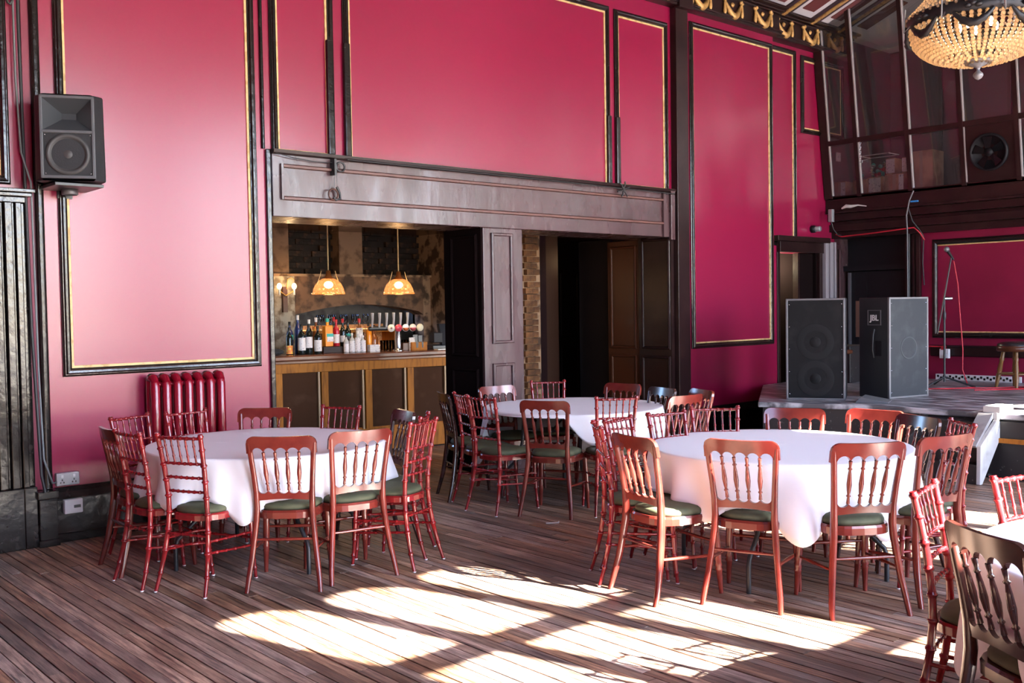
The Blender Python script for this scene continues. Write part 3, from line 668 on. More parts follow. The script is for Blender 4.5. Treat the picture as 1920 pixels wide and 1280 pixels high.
chair('s', 6.67, 5.20, 156, SB+' at middle table, edge-on before the crimson wall below the tall panel', 2)
# right table
chair('b', 4.55, 4.19, 282, BT+' behind left end of right table, overlapping a white cloth', 3)
chair('b', 5.01, 4.19, 262, BT+' behind right table, its back against the middle cloth', 3)
chair('b', 5.45, 4.14, 229, BT+' behind right table with black stage front behind it', 3)
chair('b', 4.23, 4.06, 322, BT+' edge-on at left end of right table', 3)
chair('s', 4.10, 3.66, 348, SB+' turned sideways at right table with sun stripes on its pad', 3)
chair('s', 4.34, 3.13, 20, 'bright orange-red '+SB+' before right table, in full sun', 3)
chair('s', 4.68, 2.60, 56, 'deep red '+SB+' before right table, outside the sun patch', 3)
chair('s', 5.20, 2.45, 75, SB+' at right end of right table, beyond the nearest red bamboo chair', 3)
chair('s', 5.86, 3.79, 211, SB+' behind right table, below the left stage speaker', 3)
chair('s', 6.10, 3.34, 182, 'glossy red '+SB+' behind right table, below the turned stage speaker', 3)
chair('s', 5.94, 2.97, 155, 'dark '+SB+' behind right table, partly hidden by a glossy red one', 3)
chair('b', 5.68, 2.58, 138, BT+' at right end of right table, beside the white sloping board', 3)
# corner table
chair('b', 3.59, 1.77, 283, BT+' at corner table, its knuckled posts in sun', 4)
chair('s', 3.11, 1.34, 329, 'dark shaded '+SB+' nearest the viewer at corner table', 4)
chair('b', 4.11, 1.64, 257, BT+' cut by the picture edge, beyond the corner table', 4)

# ================================================================== TABLES AND CLOTHS
def make_table():
    t = thing('round_banquet_table', '', 'table')
    obj('tabletop', MB().lathe([(0, .715), (.755, .715), (.762, .722), (.762, .738), (.755, .744), (0, .744)], 56, sm=False), PLYW, t)
    obj('edge_band', MB().lathe([(.758, .712), (.766, .712), (.766, .741), (.758, .741)], 56, sm=False), STEEL, t)
    for sx in (-1, 1):
        for sy in (-1, 1):
            obj('leg', MB().tube([(sx*.30, sy*.30, .71), (sx*.33, sy*.30, .45), (sx*.36, sy*.33, .30), (sx*.44, sy*.42, .19), (sx*.45, sy*.43, .15), (sx*.45, sy*.43, 0)], .014, 8), STEEL, t)
        obj('brace', MB().tube([(sx*.315, -.30, .56), (sx*.315, .30, .56)], .010, 6), STEEL, t)
        obj('brace', MB().tube([(sx*.33, 0, .55), (sx*.05, 0, .705)], .010, 6), STEEL, t)
    register(t); return t
TB = make_table(); tables = [(3.12, 5.98), (6.08, 6.12), (5.18, 3.46), (3.84, .86)]
TL = ['round folding table under the cloth near the radiator', 'round folding table with bared black edge and legs, in front of the brown column', 'round folding table under the cloth nearest the stage', 'round folding table cut off at bottom right corner']
for i, (x, y) in enumerate(tables):
    rz = math.radians((40, 10, 62, 30)[i])
    if i == 0: TB.location = (x, y, 0); TB.rotation_euler = (0, 0, rz); TB['label'] = TL[0]; TB['group'] = 'round banquet tables'
    else: dup(TB, (x, y, 0), rz, TL[i], 'round banquet tables')
def over_seat(cx, cy, a):                        # does the hem fall on a seat pushed under the table here
    px, py = cx+.80*math.cos(a), cy+.80*math.sin(a)
    for sx_, sy_, rz in SEATS:
        dx, dy = px-sx_, py-sy_; lx = dx*math.cos(rz)+dy*math.sin(rz); ly = -dx*math.sin(rz)+dy*math.cos(rz)
        if abs(lx) < .165 and -.2 < ly < .21: return True
    return False
def cloth(x, y, label, drop, seed, wr_=None, gather=0):
    rn = random.Random(seed); NT = 288
    ph = [(rn.randint(5, 9), rn.uniform(0, 6.3), 1.0), (rn.randint(10, 15), rn.uniform(0, 6.3), .7), (rn.randint(17, 25), rn.uniform(0, 6.3), .4)]
    R = .768; cols = []
    raw = [min(drop(2*PI*k/NT), .232 if over_seat(x, y, 2*PI*k/NT) else 9) for k in range(NT)]
    dr = [sum(raw[(k+q) % NT]*(7-abs(q)) for q in range(-6, 7))/49 for k in range(NT)]
    for k in range(NT):
        a = 2*PI*k/NT; c = []
        fold = sum(w_*math.sin(n*a+p_) for n, p_, w_ in ph)/1.4
        d = max(.012, dr[k])
        for j in range(9):
            r = R*(j/8)*.985; z = .7465
            if wr_ and j > 1:
                for (wa, wrad, ww, wh, th) in wr_:
                    px, py = r*math.cos(a), r*math.sin(a); qx, qy = px-wrad*math.cos(wa), py-wrad*math.sin(wa)
                    u = qx*math.cos(th)+qy*math.sin(th); v = -qx*math.sin(th)+qy*math.cos(th)
                    z += wh*math.exp(-(v/ww)**2-(u/(.18))**2)
            c.append((r*math.cos(a), r*math.sin(a), z))
        for q in (30, 60, 88):
            qq = math.radians(q); r = R*.985+.012*math.sin(qq)+.002; z = .7465-.012*(1-math.cos(qq))
            c.append((r*math.cos(a), r*math.sin(a), z))
        for j in range(1, 11):
            t = j/10; f = t**.8; dz = d*t
            r = R+.006+min(dz, .5)*.10+.050*f*fold*min(1, d/.3)+.012*math.sin(3*a+1.3+2*t)*t
            c.append((r*math.cos(a), r*math.sin(a), .733-dz))
        cols.append(c)
    m = MB().strip(cols, closed=True)
    o = obj('tablecloth', m, CLOTH, None, loc=(x, y, 0)); so = o.modifiers.new('thickness', 'SOLIDIFY'); so.thickness = .0022; so.offset = 1
    return tag(o, label, 'tablecloth', 'white tablecloths')
def ang(d): return math.radians(d)
def bump(a, c, wd): 
    d = (a-ang(c)+PI) % (2*PI)-PI; return math.exp(-(d/ang(wd))**2)
cloth(*tables[0], 'white cloth with creases on top, on the table by the radiator', lambda a: .37+.06*bump(a, 235, 20)+.07*bump(a, 195, 14)-.07*bump(a, 300, 25)+.035*math.sin(4*a+1)+.02*math.sin(9*a), 5, [(ang(75), .55, .03, .016, .6), (ang(140), .35, .02, .005, 2.2), (ang(170), .5, .02, .005, 2.2)])
cloth(*tables[1], 'white cloth hitched up over the table edge, before the brown column', lambda a: .36+.16*bump(a, 20, 40)+.2*bump(a, 110, 40)-.50*bump(a, 205, 26)-.45*bump(a, 172, 22)+.12*bump(a, 258, 12)+.12*bump(a, 135, 10)+.03*math.sin(5*a), 9)
cloth(*tables[2], 'wide sunlit white cloth on the table nearest the stage', lambda a: .41+.035*math.sin(3*a+.5)+.025*math.sin(7*a+1), 12)
cloth(*tables[3], 'white cloth on the table cut off at the bottom right corner', lambda a: .42+.04*math.sin(4*a+.5), 17)
tag(obj('drinking_straw', MB().tube([(5.02, 5.35, .006), (5.10, 5.30, .006), (5.13, 5.33, .006)], .006, 6), WPLAS), 'small white scrap lying on the floor before the middle table', 'litter')

# ================================================================== RADIATOR AND LEFT WALL FITTINGS
r = thing('cast_iron_radiator', 'crimson ribbed cast-iron radiator against the left wall', 'radiator', (3.13, 7.30, 0))
for k in range(7):
    xx = -.255+k*.085; m = MB()
    for yy in (-.085, .0):
        m.tube([(xx, yy+.012, .16), (xx, yy, .20), (xx, yy, 1.06), (xx, yy+.012, 1.10)], [.026, .033, .033, .028], 10)
    m.tube([(xx, -.10, 1.085), (xx, -.06, 1.115), (xx, -.01, 1.12), (xx, .03, 1.10)], [.024, .034, .034, .024], 10)
    m.tube([(xx, -.10, .17), (xx, -.04, .145), (xx, .03, .17)], [.024, .034, .024], 10)
    obj('radiator_section', m, RADR, r)
for z in (.19, 1.07): obj('connecting_pipe', MB().tube([(-.27, -.04, z), (.27, -.04, z)], .022, 8), RADR, r)
for xx in (-.255, .255): obj('foot', MB().loft([(xx, -.04, 0), (xx, -.04, .03), (xx, -.04, .15)], [(.03, .06), (.028, .055), (.018, .04)]), RADR, r)
s_ = thing('double_socket', 'white double wall socket just above the black baseboard', 'socket', (2.285, 7.38, .442))
obj('socket_box', MB().box((-.078, -.042, -.045), (.078, 0, .045)), GREYM, s_, bevel=.006)
for xx in (-.04, .04):
    obj('switch', MB().box((xx-.008, -.047, .012), (xx+.008, -.041, .032)), WPLAS, s_); m = MB()
    for a, b in ((0, -.004), (-.011, -.022), (.011, -.022)): m.box((xx+a-.004, -.0435, b-.005), (xx+a+.004, -.0418, b+.005))
    obj('socket_hole', m, BLACK, s_)
s_ = thing('switch_box', 'square white switched box mounted on the black baseboard', 'switch', (2.31, 7.355, .250))
obj('box_body', MB().box((-.062, -.045, -.05), (.062, 0, .05)), WPLAS, s_, bevel=.006); obj('rocker', MB().box((.0, -.05, -.012), (.045, -.044, .008)), STEEL, s_)
tag(obj('conduit_cable', MB().tube([(2.062, 7.33, 5.0), (2.05, 7.33, 3.6), (2.06, 7.33, 2.6), (2.068, 7.31, 1.5), (2.085, 7.25, .5), (2.10, 7.23, .385)], .011, 8), RUBK), 'black cable running down beside the left door casing', 'cable')
tag(obj('conduit_cable', MB().tube([(2.02, 7.34, 5.0), (2.025, 7.34, 3.2), (2.04, 7.32, 2.70), (2.09, 7.30, 2.50), (2.11, 7.33, 1.2), (2.12, 7.31, .60), (2.17, 7.30, .43), (2.215, 7.35, .43)], .007, 8), RUBG), 'thin grey cable looping from the wall speaker to the sockets', 'cable')
tag(obj('cable_coil', MB().tube([(2.0+.02*math.cos(k*.8), 7.33, 3.75+.06*math.sin(k*.8)) for k in range(24)], .008, 6), RUBK), 'small coil of black cable hung beside the left door moulding', 'cable')
# wall speaker
sp = thing('wall_speaker', 'black horn loudspeaker mounted high on the left pink wall', 'loudspeaker', (2.315, 7.16, 2.49), math.radians(-24))
bd = MB(); zt = .575
pl_ = [(-.165, -.17), (.165, -.17), (.228, -.10), (.15, .15), (-.15, .15), (-.215, -.10)]
bd.prism(pl_, 0, .02, 'z')
sec = [(0, 0), (.0, zt)]
bd = MB(); n_ = len(pl_); vs = [(x, y, 0) for x, y in pl_]+[(x*.97, y, zt) for x, y in pl_]
bd.add(vs, [tuple(range(n_))[::-1], tuple(range(n_, 2*n_))]+[(i, (i+1) % n_, n_+(i+1) % n_, n_+i) for i in range(1, n_)])
obj('cabinet', bd, SPK, sp, bevel=.012)
hn = MB(); fz0, fz1 = .335, .545; o_ = [(-.150, fz0), (.150, fz0), (.150, fz1), (-.150, fz1)]; i_ = [(-.045, .425), (.045, .425), (.045, .465), (-.045, .465)]
vo = [(x, -.178, z) for x, z in o_]+[(x, -.06, z) for x, z in i_]
hn.add(vo, [(i, i+4, (i+1) % 4+4, (i+1) % 4) for i in range(4)]+[(4, 7, 6, 5)])
obj('horn', hn, mat('horn_plastic', (.05, .055, .062), .3), sp)
ff = MB()
for lo, hi in (((-.17, -.19, .02), (-.150, -.165, .565)), ((.150, -.19, .02), (.17, -.165, .565)), ((-.17, -.19, .545), (.17, -.165, .565)), ((-.17, -.19, .315), (.17, -.165, .335)), ((-.17, -.19, .015), (.17, -.165, .035))): ff.box(lo, hi)
obj('front_rim', ff, mat('rim_plastic', (.085, .09, .10), .4), sp, bevel=.004)
obj('baffle', MB().box((-.150, -.176, .035), (.150, -.168, .315)), SPK, sp)
RX = Matrix.Rotation(math.radians(90), 4, 'X')
obj('woofer', MB().lathe([(.138, 0), (.138, .008), (.118, .014), (.112, .004), (.050, -.035), (.045, -.015), (.025, .0), (0, .003)], 32, (0, -.178, .176), RX), mat('woofer_cone', (.05, .05, .052), .5), sp)
for xx in (-.14, .14):
    for zz in (.047, .303): obj('screw', MB().ball((xx, -.178, zz), .005, 6, 4), CHROME, sp)
sb = thing('speaker_bracket', 'grey steel bracket under the wall loudspeaker', 'bracket', (2.33, 7.38, 2.46))
obj('plate', MB().box((-.17, -.36, .0), (.15, 0, .022)), STEEL, sb, bevel=.004); obj('collar', MB().lathe([(.05, -.035), (.055, -.03), (.055, .0), (.03, .005)], 16, (0, -.12, 0)), SPKE, sb); obj('wall_plate', MB().box((-.05, -.02, -.05), (.05, 0, .5)), STEEL, sb)
# lintel hooks
pk = thing('pulley_hook', 'black iron pulley and hook hanging on the lintel at left', 'pulley', (4.52, 7.30, 2.80))
tor = lambda cx, cz, R_, r_, n=20, y=0: MB().tube([(cx+R_*math.cos(2*PI*k/n), y, cz+R_*math.sin(2*PI*k/n)) for k in range(n+1)], r_, 6, False)
obj('bracket', MB().box((-.055, -.03, -.075), (-.035, .04, .06)), STEEL, pk); obj('ring', tor(.02, 0, .04, .008), STEEL, pk)
obj('cord', MB().tube([(-.04, 0, -.07), (-.045, 0, -.18)], .003, 5), RUBG, pk); obj('cord', MB().tube([(-.02, 0, -.04), (-.015, 0, -.17)], .003, 5), RUBG, pk)
obj('ring', tor(-.055, -.235, .045, .007), mat('rusty_iron', (.08, .03, .02), .6), pk); obj('hook', MB().tube([(-.02, 0, -.17), (.005, 0, -.22), (.012, 0, -.265), (-.03, 0, -.28), (-.055, 0, -.26)], .011, 6), STEEL, pk)
kn = thing('cable_knot', 'knotted black cable ends on the lintel cap at right', 'cable', (8.05, 7.31, 2.84))
for a in (20, 75, 130, 200, 250, 305): obj('cable_end', MB().tube([(0, -.02, 0), (.06*math.cos(ang(a)), -.03, .06*math.sin(ang(a))), (.10*math.cos(ang(a)), -.02, .085*math.sin(ang(a)))], .009, 6), RUBK, kn)
tag(obj('lintel_cable', MB().tube([(3.94, 7.30, 2.865), (4.1, 7.31, 2.84), (4.3, 7.31, 2.825), (4.50, 7.31, 2.83)], .004, 5), RUBK), 'thin black cable sagging along the left top of the lintel', 'cable')
tag(obj('lintel_cable', MB().tube([(4.6, 7.29, 2.865), (6.0, 7.29, 2.862), (7.2, 7.29, 2.858), (8.0, 7.295, 2.85), (8.9, 7.29, 2.845)], .007, 5), RUBK), 'black cable along the top of the lintel under the wide panel', 'cable')

# ================================================================== BAR ROOM
br = MB(); br.box((3.4, 7.58, 0), (3.9, 11.6, 2.7)); br.box((3.4, 11.75, 0), (8.4, 11.9, 2.7))
barw = struct('wall_bar', MB().box((3.4, 7.6, 0), (3.5, 12, 2.75)), PLAST)
YW = 11.0
def pp(x0, x1, z0, z1, y0=YW, y1=11.25, mt=PLAST, nm='wall_plaster'): return obj(nm, MB().box((x0, y0, z0), (x1, y1, z1)), mt, barw)
arch = [(6.15, 0), (6.15, 1.55)]+[(6.15+1.95*k/24, 1.55+.115*math.sin(PI*k/24)) for k in range(1, 24)]+[(8.10, 1.52), (8.10, 0)]
left = MB()
for (xa, za), (xb, zb) in zip(arch[1:-2], arch[2:-1]): left.prism([(xa, za), (xb, zb), (xb, 2.02), (xa, 2.02)], YW, 11.25, 'y')
obj('arch_plaster', left, mat('arch_brown_plaster', (.20, .105, .055), .8, noise=(6, (.06, .032, .018), .44, .58), bump=(10, .5)), barw)
pp(4.6, 6.15, 0, 2.02, mt=PLASTG); pp(8.10, 8.45, 0, 2.05, mt=PLAST)
pp(4.6, 6.08, 2.05, 2.75, mt=mat('plain_tan_plaster', (.22, .13, .075), .8, noise=(6, (.10, .055, .03), .48, .62)))
pp(6.85, 7.20, 2.05, 2.75, 11.09, 11.3, bpy.data.materials['plain_tan_plaster'])
obj('wall_ledge', MB().box((4.6, YW-.03, 2.02), (8.22, 11.3, 2.05)), PLAST, barw)
obj('alcove_back', MB().box((6.1, 11.55, 0), (8.2, 11.6, 1.75)), STONE, barw)
obj('alcove_side', MB().box((8.10, 11.2, 0), (8.2, 11.6, 1.75)), STONE, barw)
obj('recess_back', MB().box((5.9, 11.31, 2.02), (8.5, 11.40, 2.75)), SOOT, barw)
rb = random.Random(4); bmesh_ = MB().box((-.108, -.05, -.033), (.108, 0, .033)).mesh('brick', BRICK)
for row in range(9):
    for k in range(11):
        xx = 6.10+k*.225+(.11 if row % 2 else 0); zz = 2.09+row*.075
        if 6.84 < xx < 7.21 or xx > 8.25 or rb.random() < .12: continue
        obj('brick', bmesh_, BRICK, barw, loc=(xx, 11.31-rb.uniform(-.01, .025), zz), rz=rb.uniform(-.03, .03))
# brick pier at the right of the bar and behind the column
bo_ = MB().box((-.105, -.05, -.032), (.105, .05, .032)).mesh('brick', BRICKO)
pier = struct('wall_pier', MB().box((8.22, 10.4, 0), (8.62, 11.3, 2.75)), PLAST)
for row in range(33):
    for k in range(2):
        obj('brick', bo_, BRICKO, pier, loc=(8.28+k*.215+(.08 if row % 2 else 0)+rb.uniform(-.008, .008), 10.39+rb.uniform(-.012, .008), .10+row*.076))
pier2 = struct('wall_lobby_pier', MB().box((8.13, 9.02, 0), (8.42, 9.3, 2.6)), PLAST)
for row in range(32):
    obj('brick', bo_, BRICKO, pier2, loc=(8.22+rb.uniform(-.012, .012)+(.03 if row % 2 else 0), 9.02+rb.uniform(-.015, .01), .12+row*.076))
# ceiling of bar and lobby
struct('ceiling_bar', MB().box((3.4, 7.9, 2.60), (8.45, 11.9, 2.70)), mat('glossy_brown_ceiling', (.10, .045, .025), .18))
struct('ceiling_lobby', MB().box((8.3, 7.9, 2.50), (11.8, 11.0, 2.6)), DARKB)
# lobby
lob = struct('wall_lobby', MB().box((8.2, 10.3, 0), (11.8, 10.4, 2.6)), mat('lobby_black', (.008, .005, .005), .5, spec=.2))
LB = bpy.data.materials['lobby_black']
lb = MB().box((8.45, 9.1, 0), (8.60, 9.2, 2.5)); obj('lobby_door_post', lb, DARKB, lob); obj('lobby_door', MB().box((8.66, 9.35, 0), (9.05, 9.40, 2.5)), mat('dull_brown_door', (.05, .022, .012), .4), lob)
for x0, x1, z0, z1 in ((9.62, 9.92, 1.2, 1.85), (10.02, 10.32, 1.2, 2.05), (9.62, 9.92, .2, 1.0), (10.02, 10.32, .2, 1.0)): frame(x0, x1, z0, z1, 10.3, .03, .02, 'leaf_moulding', LB, lob, False)
struct('wall_lobby_right', MB().box((10.9, 7.7, 0), (11.0, 10.4, 2.6)), LB); struct('wall_lobby_rear', MB().box((8.98, 8.36, 0), (9.02, 8.9, 2.4)), LB)
# bar counter, turned ten degrees
BA = math.radians(-9.8); bar = thing('bar_counter', 'long timber bar counter with pine posts and dark panels', 'bar', (5.11, 9.62, 0), BA)
obj('bar_top', MB().box((-1.6, -.05, 1.062), (2.42, .55, 1.115)), BART, bar, bevel=.012)
obj('top_nosing', MB().box((-1.6, -.03, 1.03), (2.42, .5, 1.062)), BART, bar, bevel=.006)
obj('top_rail', MB().box((-1.6, 0, .93), (2.42, .06, 1.03)), PINE, bar, bevel=.004); obj('bottom_rail', MB().box((-1.6, 0, .02), (2.42, .06, .27)), PINE, bar, bevel=.004)
for k in range(7):
    xx = -1.02+k*.515
    obj('post', MB().box((xx, -.012, .27), (xx+.078, .05, .93)), PINE, bar, bevel=.004); obj('post_bead', MB().box((xx-.035, .0, .27), (xx-.014, .035, .93)), mat('pale_pine_bead', (.42, .27, .14), .5) if k == 0 else bpy.data.materials['pale_pine_bead'], bar)
    obj('panel', MB().box((xx+.078, .035, .27), (xx+.515, .05, .93)), BARP, bar)
    obj('panel_bead', MB().box((xx+.078, .015, .27), (xx+.48, .036, .285)), PINE, bar)
obj('counter_body', MB().box((-1.6, .06, 0), (2.42, .45, 1.03)), SOOT, bar)
def bar_at(u, v=.25, z=1.1152): return (5.11+u*math.cos(BA)-v*math.sin(BA), 9.62+u*math.sin(BA)+v*math.cos(BA), z)
# bottles
def bottle(u, v, h, r, body, label, cap, lab, z=1.1152, shoulder=.62, lz=(.12, .42), loc=None):
    t = thing('bottle', lab, 'bottle', loc or bar_at(u, v, z), 0, 'bottles on and behind the bar')
    obj('glass_body', MB().lathe([(0, 0), (r*.95, 0), (r, h*.02), (r, h*shoulder), (r*.8, h*(shoulder+.07)), (r*.36, h*(shoulder+.16)), (r*.32, h*.97), (r*.38, h*.98), (r*.36, h)], 14), body, t)
    if label: obj('label', MB().lathe([(r*1.02, h*lz[0]), (r*1.02, h*lz[1])], 14), label, t)
    obj('cap', MB().lathe([(r*.40, h*.88), (r*.42, h*1.003), (0, h*1.005)], 10), cap, t); return t
GB = mat('dark_bottle_glass', (.010, .014, .012), .08); AMB = mat('amber_spirit', (.75, .26, .02), .12); REDL = mat('red_liqueur', (.40, .01, .02), .12); CLR = mat('clear_spirit_bottle', (.45, .47, .48), .1); BRN = mat('brown_spirit', (.20, .06, .015), .1); BLU = mat('blue_bottle', (.02, .03, .12), .12)
LW = mat('white_label', (.75, .74, .76), .6, noise=(60, (.35, .35, .4), .60, .66)); LT = mat('teal_label', (.04, .42, .36), .5); LO = mat('orange_label', (.85, .25, .06), .5, noise=(30, (.85, .6, .1), .5, .6)); LR = mat('red_label', (.5, .02, .04), .5); CB_ = mat('black_cap', (.012, .012, .014), .3); CW = mat('white_cap', (.7, .7, .7), .4); CT = mat('teal_cap', (.03, .36, .30), .4); CRD = mat('red_cap', (.45, .02, .03), .4)
bottle(.28, .30, .30, .036, GB, LO, CB_, 'dark bottle with an orange label at left end of the bar', lz=(.03, .34))
bottle(.33, .42, .36, .038, BLU, LT, CB_, 'dark blue bottle with a small teal label behind the orange one', lz=(.45, .6))
bottle(.40, .24, .33, .042, GB, LW, CB_, 'wine bottle with large white label, leftmost on the bar', lz=(.14, .56))
bottle(.43, .44, .43, .040, BLU, None, CW, 'tall dark bottle with white cap at left of the bar')
bottle(.49, .26, .32, .040, GB, LW, CB_, 'wine bottle with narrow white label, second in the front row', lz=(.22, .60))
bottle(.58, .22, .31, .041, GB, LW, CB_, 'wine bottle with pinkish white label, third in the front row', lz=(.10, .50))
bottle(.56, .44, .38, .038, GB, None, CW, 'dark bottle with pale neck behind the third wine bottle')
bottle(.65, .46, .40, .040, BRN, LO, CW, 'bottle with an orange neck band and pale cap', lz=(.62, .75))
t = thing('square_spirit_bottle', 'square bottle of bright amber liqueur with a teal and white label', 'bottle', bar_at(.74, .34, 1.19), 0, 'bottles on and behind the bar')
obj('glass_body', MB().box((-.05, -.04, 0), (.05, .04, .235)), AMB, t, bevel=.008); obj('neck', MB().lathe([(.018, .235), (.016, .31), (0, .31)], 10), AMB, t); obj('cap', MB().lathe([(.020, .275), (.020, .315), (0, .315)], 10), CT, t)
obj('label', MB().box((-.03, -.043, .055), (.05, -.039, .11)), LW, t); obj('label_band', MB().box((-.035, -.0435, .11), (.05, -.039, .145)), LT, t); obj('pourer', MB().tube([(0, 0, .31), (0, -.01, .36)], .006, 6), CHROME, t)
tag(obj('bottle_plinth', MB().box((-.09, -.07, 0), (.14, .07, .073)), DARKB, None, loc=bar_at(.76, .36), rz=BA, bevel=.004), 'low dark plinth under the amber bottle on the bar', 'stand')
bottle(.845, .34, .30, .035, REDL, LW, CRD, 'red liqueur bottle with white label beside the amber one', 1.19, lz=(.12, .45))
bottle(.88, .50, .40, .036, GB, LR, CRD, 'dark bottle with a red band behind the red liqueur', lz=(.5, .6))
bottle(.93, .26, .20, .030, CLR, LW, CB_, 'short clear bottle with white label, left of three', lz=(.05, .5))
bottle(1.00, .26, .22, .032, CLR, LW, CW, 'short clear bottle with white label, middle of three', lz=(.05, .6))
bottle(1.06, .24, .24, .032, CLR, LW, CW, 'short clear bottle with tall white label, right of three', lz=(.05, .7))
bottle(.98, .48, .38, .036, GB, LW, CRD, 'dark bottle with red cap behind the short clear ones', lz=(.3, .5))
bottle(1.05, .50, .36, .040, GB, LT, CB_, 'dark bottle with a small teal mark right of the red-capped one', lz=(.5, .58))
bottle(1.15, .40, .38, .040, BRN, LW, CRD, 'brown spirit bottle with tall white label and red cap', lz=(.35, .72))
bottle(1.13, .26, .19, .034, CLR, LW, CW, 'small bottle with blue-white label left of the paper stack', lz=(.05, .7))
bottle(1.30, .48, .33, .036, AMB, None, CB_, 'amber bottle without label beside the stemmed glasses')
bottle(1.37, .50, .30, .050, BRN, None, CB_, 'squat brown bottle beside the stemmed glasses', shoulder=.5)
m = MB()
for k in range(5): m.cbox((0, 0, .008+.016*k), (.12, .09, .014))
tag(obj('leaflet_stack', m, LW, None, loc=bar_at(1.26, .26), rz=BA), 'stack of white leaflets on the bar right of the bottles', 'leaflets')
tag(obj('menu_card', MB().box((-.035, -.006, 0), (.035, .006, .15)), PAPER, None, loc=bar_at(1.72, .20), rz=BA), 'small white card standing left of the beer font', 'card')
# glasses
gmesh = MB().lathe([(.034, 0), (.0345, .004), (.004, .010), (.0035, .085), (.012, .095), (.036, .13), (.041, .17), (.036, .205), (.035, .205)], 12).mesh('wine_glass', CLEAR)
shelf = thing('back_shelf', 'lit timber shelf behind the bar holding glasses', 'shelf', (6.35, 11.30, 0))
for z in (1.10, 1.33): obj('shelf_board', MB().box((-.18, -.10, z-.03), (1.45, .25, z)), PINE, shelf); obj('light_strip', MB().box((-.05, .20, z+.004), (1.40, .215, z+.014)), STRIP, shelf)
for xx in (-.18, 1.45): obj('shelf_side', MB().box((xx-.02, -.10, 0), (xx, .25, 1.36)), PINE, shelf)
obj('shelf_back', MB().box((-.18, .235, .9), (1.45, .25, 1.40)), mat('lit_osb_board', (.62, .30, .10), .6, noise=(22, (.35, .15, .05), .45, .6)), shelf)
for row in range(2):
    for k in range(9):
        tag(obj('wine_glass', gmesh, CLEAR, None, loc=(6.66+k*.088, 11.30+.10*(k % 2), 1.331 if row else 1.101)), 'clear stemmed glass on the lit %s shelf behind the bar' % ('upper' if row else 'lower'), 'glass', 'stemmed glasses on the %s bar shelf' % ('upper' if row else 'lower'))
tmesh = MB().lathe([(0, .004), (.028, .0), (.034, .12), (.032, .12), (.026, .008), (0, .008)], 12).mesh('tumbler', CLEAR)
for k in range(6): tag(obj('tumbler', tmesh, CLEAR, None, loc=bar_at(1.45+k*.075, .42)), 'clear tumbler in the row on the bar before the shelf', 'glass', 'tumblers on the bar')
# beer font
fo = thing('beer_font', 'steel T-shaped beer font with a row of tap levers and round badges', 'beer tap', bar_at(1.56, .24), BA)
obj('column', MB().lathe([(.07, 0), (.07, .012), (.045, .02), (.040, .03), (.040, .25), (.05, .27), (0, .28)], 20), CHROME, fo)
obj('crossbar', MB().tube([(-.36, 0, .265), (.26, 0, .265)], .026, 12), STEEL, fo)
for k in range(6): obj('tap_lever', MB().tube([(-.33+k*.088, -.02, .28), (-.335+k*.088, -.05, .37), (-.34+k*.088, -.06, .44)], [.012, .014, .019], 8), mat('pale_steel_lever', (.62, .63, .66), .35, metal=.4) if k == 0 else bpy.data.materials['pale_steel_lever'], fo)
for k, c in enumerate(((.78, .72, .62), (.62, .06, .09), (.80, .78, .78), (.78, .70, .62), (.80, .74, .52))):
    bdg = obj('badge', MB().lathe([(0, .0), (.043, 0), (.043, .014), (0, .016)], 24, (-.10+k*.092, -.03, .265), RX), mat('badge_%d' % k, c, .3), fo)
    if k in (2, 3): obj('badge_mark', MB().lathe([(0, 0), (.040, 0), (0, .002)], 16, (-.10+k*.092, -.0465, .265), RX, a0=PI, a1=2*PI), mat('badge_mark_%d' % k, (.75, .18, .05) if k == 2 else (.65, .1, .12), .4), fo)
    if k == 0: obj('badge_mark', MB().lathe([(0, 0), (.014, 0), (0, .002)], 12, (-.10, -.0465, .265), RX), mat('badge_mark_0', (.3, .22, .18), .4), fo)
cdy = thing('timber_caddy', 'small orange timber caddy holding black menus on the bar', 'caddy', bar_at(1.80, .22), BA)
obj('caddy_box', MB().box((-.10, -.06, 0), (.10, .06, .095)), PINE, cdy, bevel=.004)
obj('caddy_slot', MB().prism([(-.045, .03), (-.02, .03), (-.015, .097), (-.05, .097)], -.063, -.058, 'y'), DARKB, cdy); obj('caddy_slot', MB().prism([(.03, .03), (.045, .03), (.05, .097), (.025, .097)], -.063, -.058, 'y'), DARKB, cdy)
obj('menu', MB().box((-.06, -.01, .05), (.0, .0, .18)), STEEL, cdy); obj('menu', MB().box((.02, .01, .05), (.07, .02, .17)), STEEL, cdy)
tag(obj('napkin_box', MB().box((-.05, -.05, 0), (.05, .05, .09)), VARN, None, loc=bar_at(1.66, .26), rz=BA, bevel=.004), 'brown wooden box between beer font and timber caddy', 'box')
ti = thing('till_screen', 'black till at the right end of the bar', 'till', bar_at(2.15, .25), BA)
obj('till_base', MB().box((-.16, -.05, 0), (.20, .2, .05)), STEEL, ti, bevel=.01); obj('screen', MB().prism([(-.02, .05), (.04, .05), (.12, .30), (.06, .30)], -.02, .22, 'x'), BM, ti, bevel=.006); obj('card_reader', MB().box((-.17, -.10, .08), (-.05, .02, .20)), BM, ti, bevel=.008)
tag(obj('receipt_tray', MB().box((-.12, -.05, 0), (.08, .05, .012)), WPLAS, None, loc=bar_at(2.08, .06), rz=BA), 'pale tray with slips before the till', 'tray')
tag(obj('bar_cloth', MB().ball((0, 0, .035), .06, 10, 6, (1.6, 1, .6)), mat('crumpled_black_cloth', (.02, .022, .025), .8, bump=(30, 1)), None, loc=bar_at(.13, .30)), 'crumpled black cloth at the far left end of the bar', 'cloth')
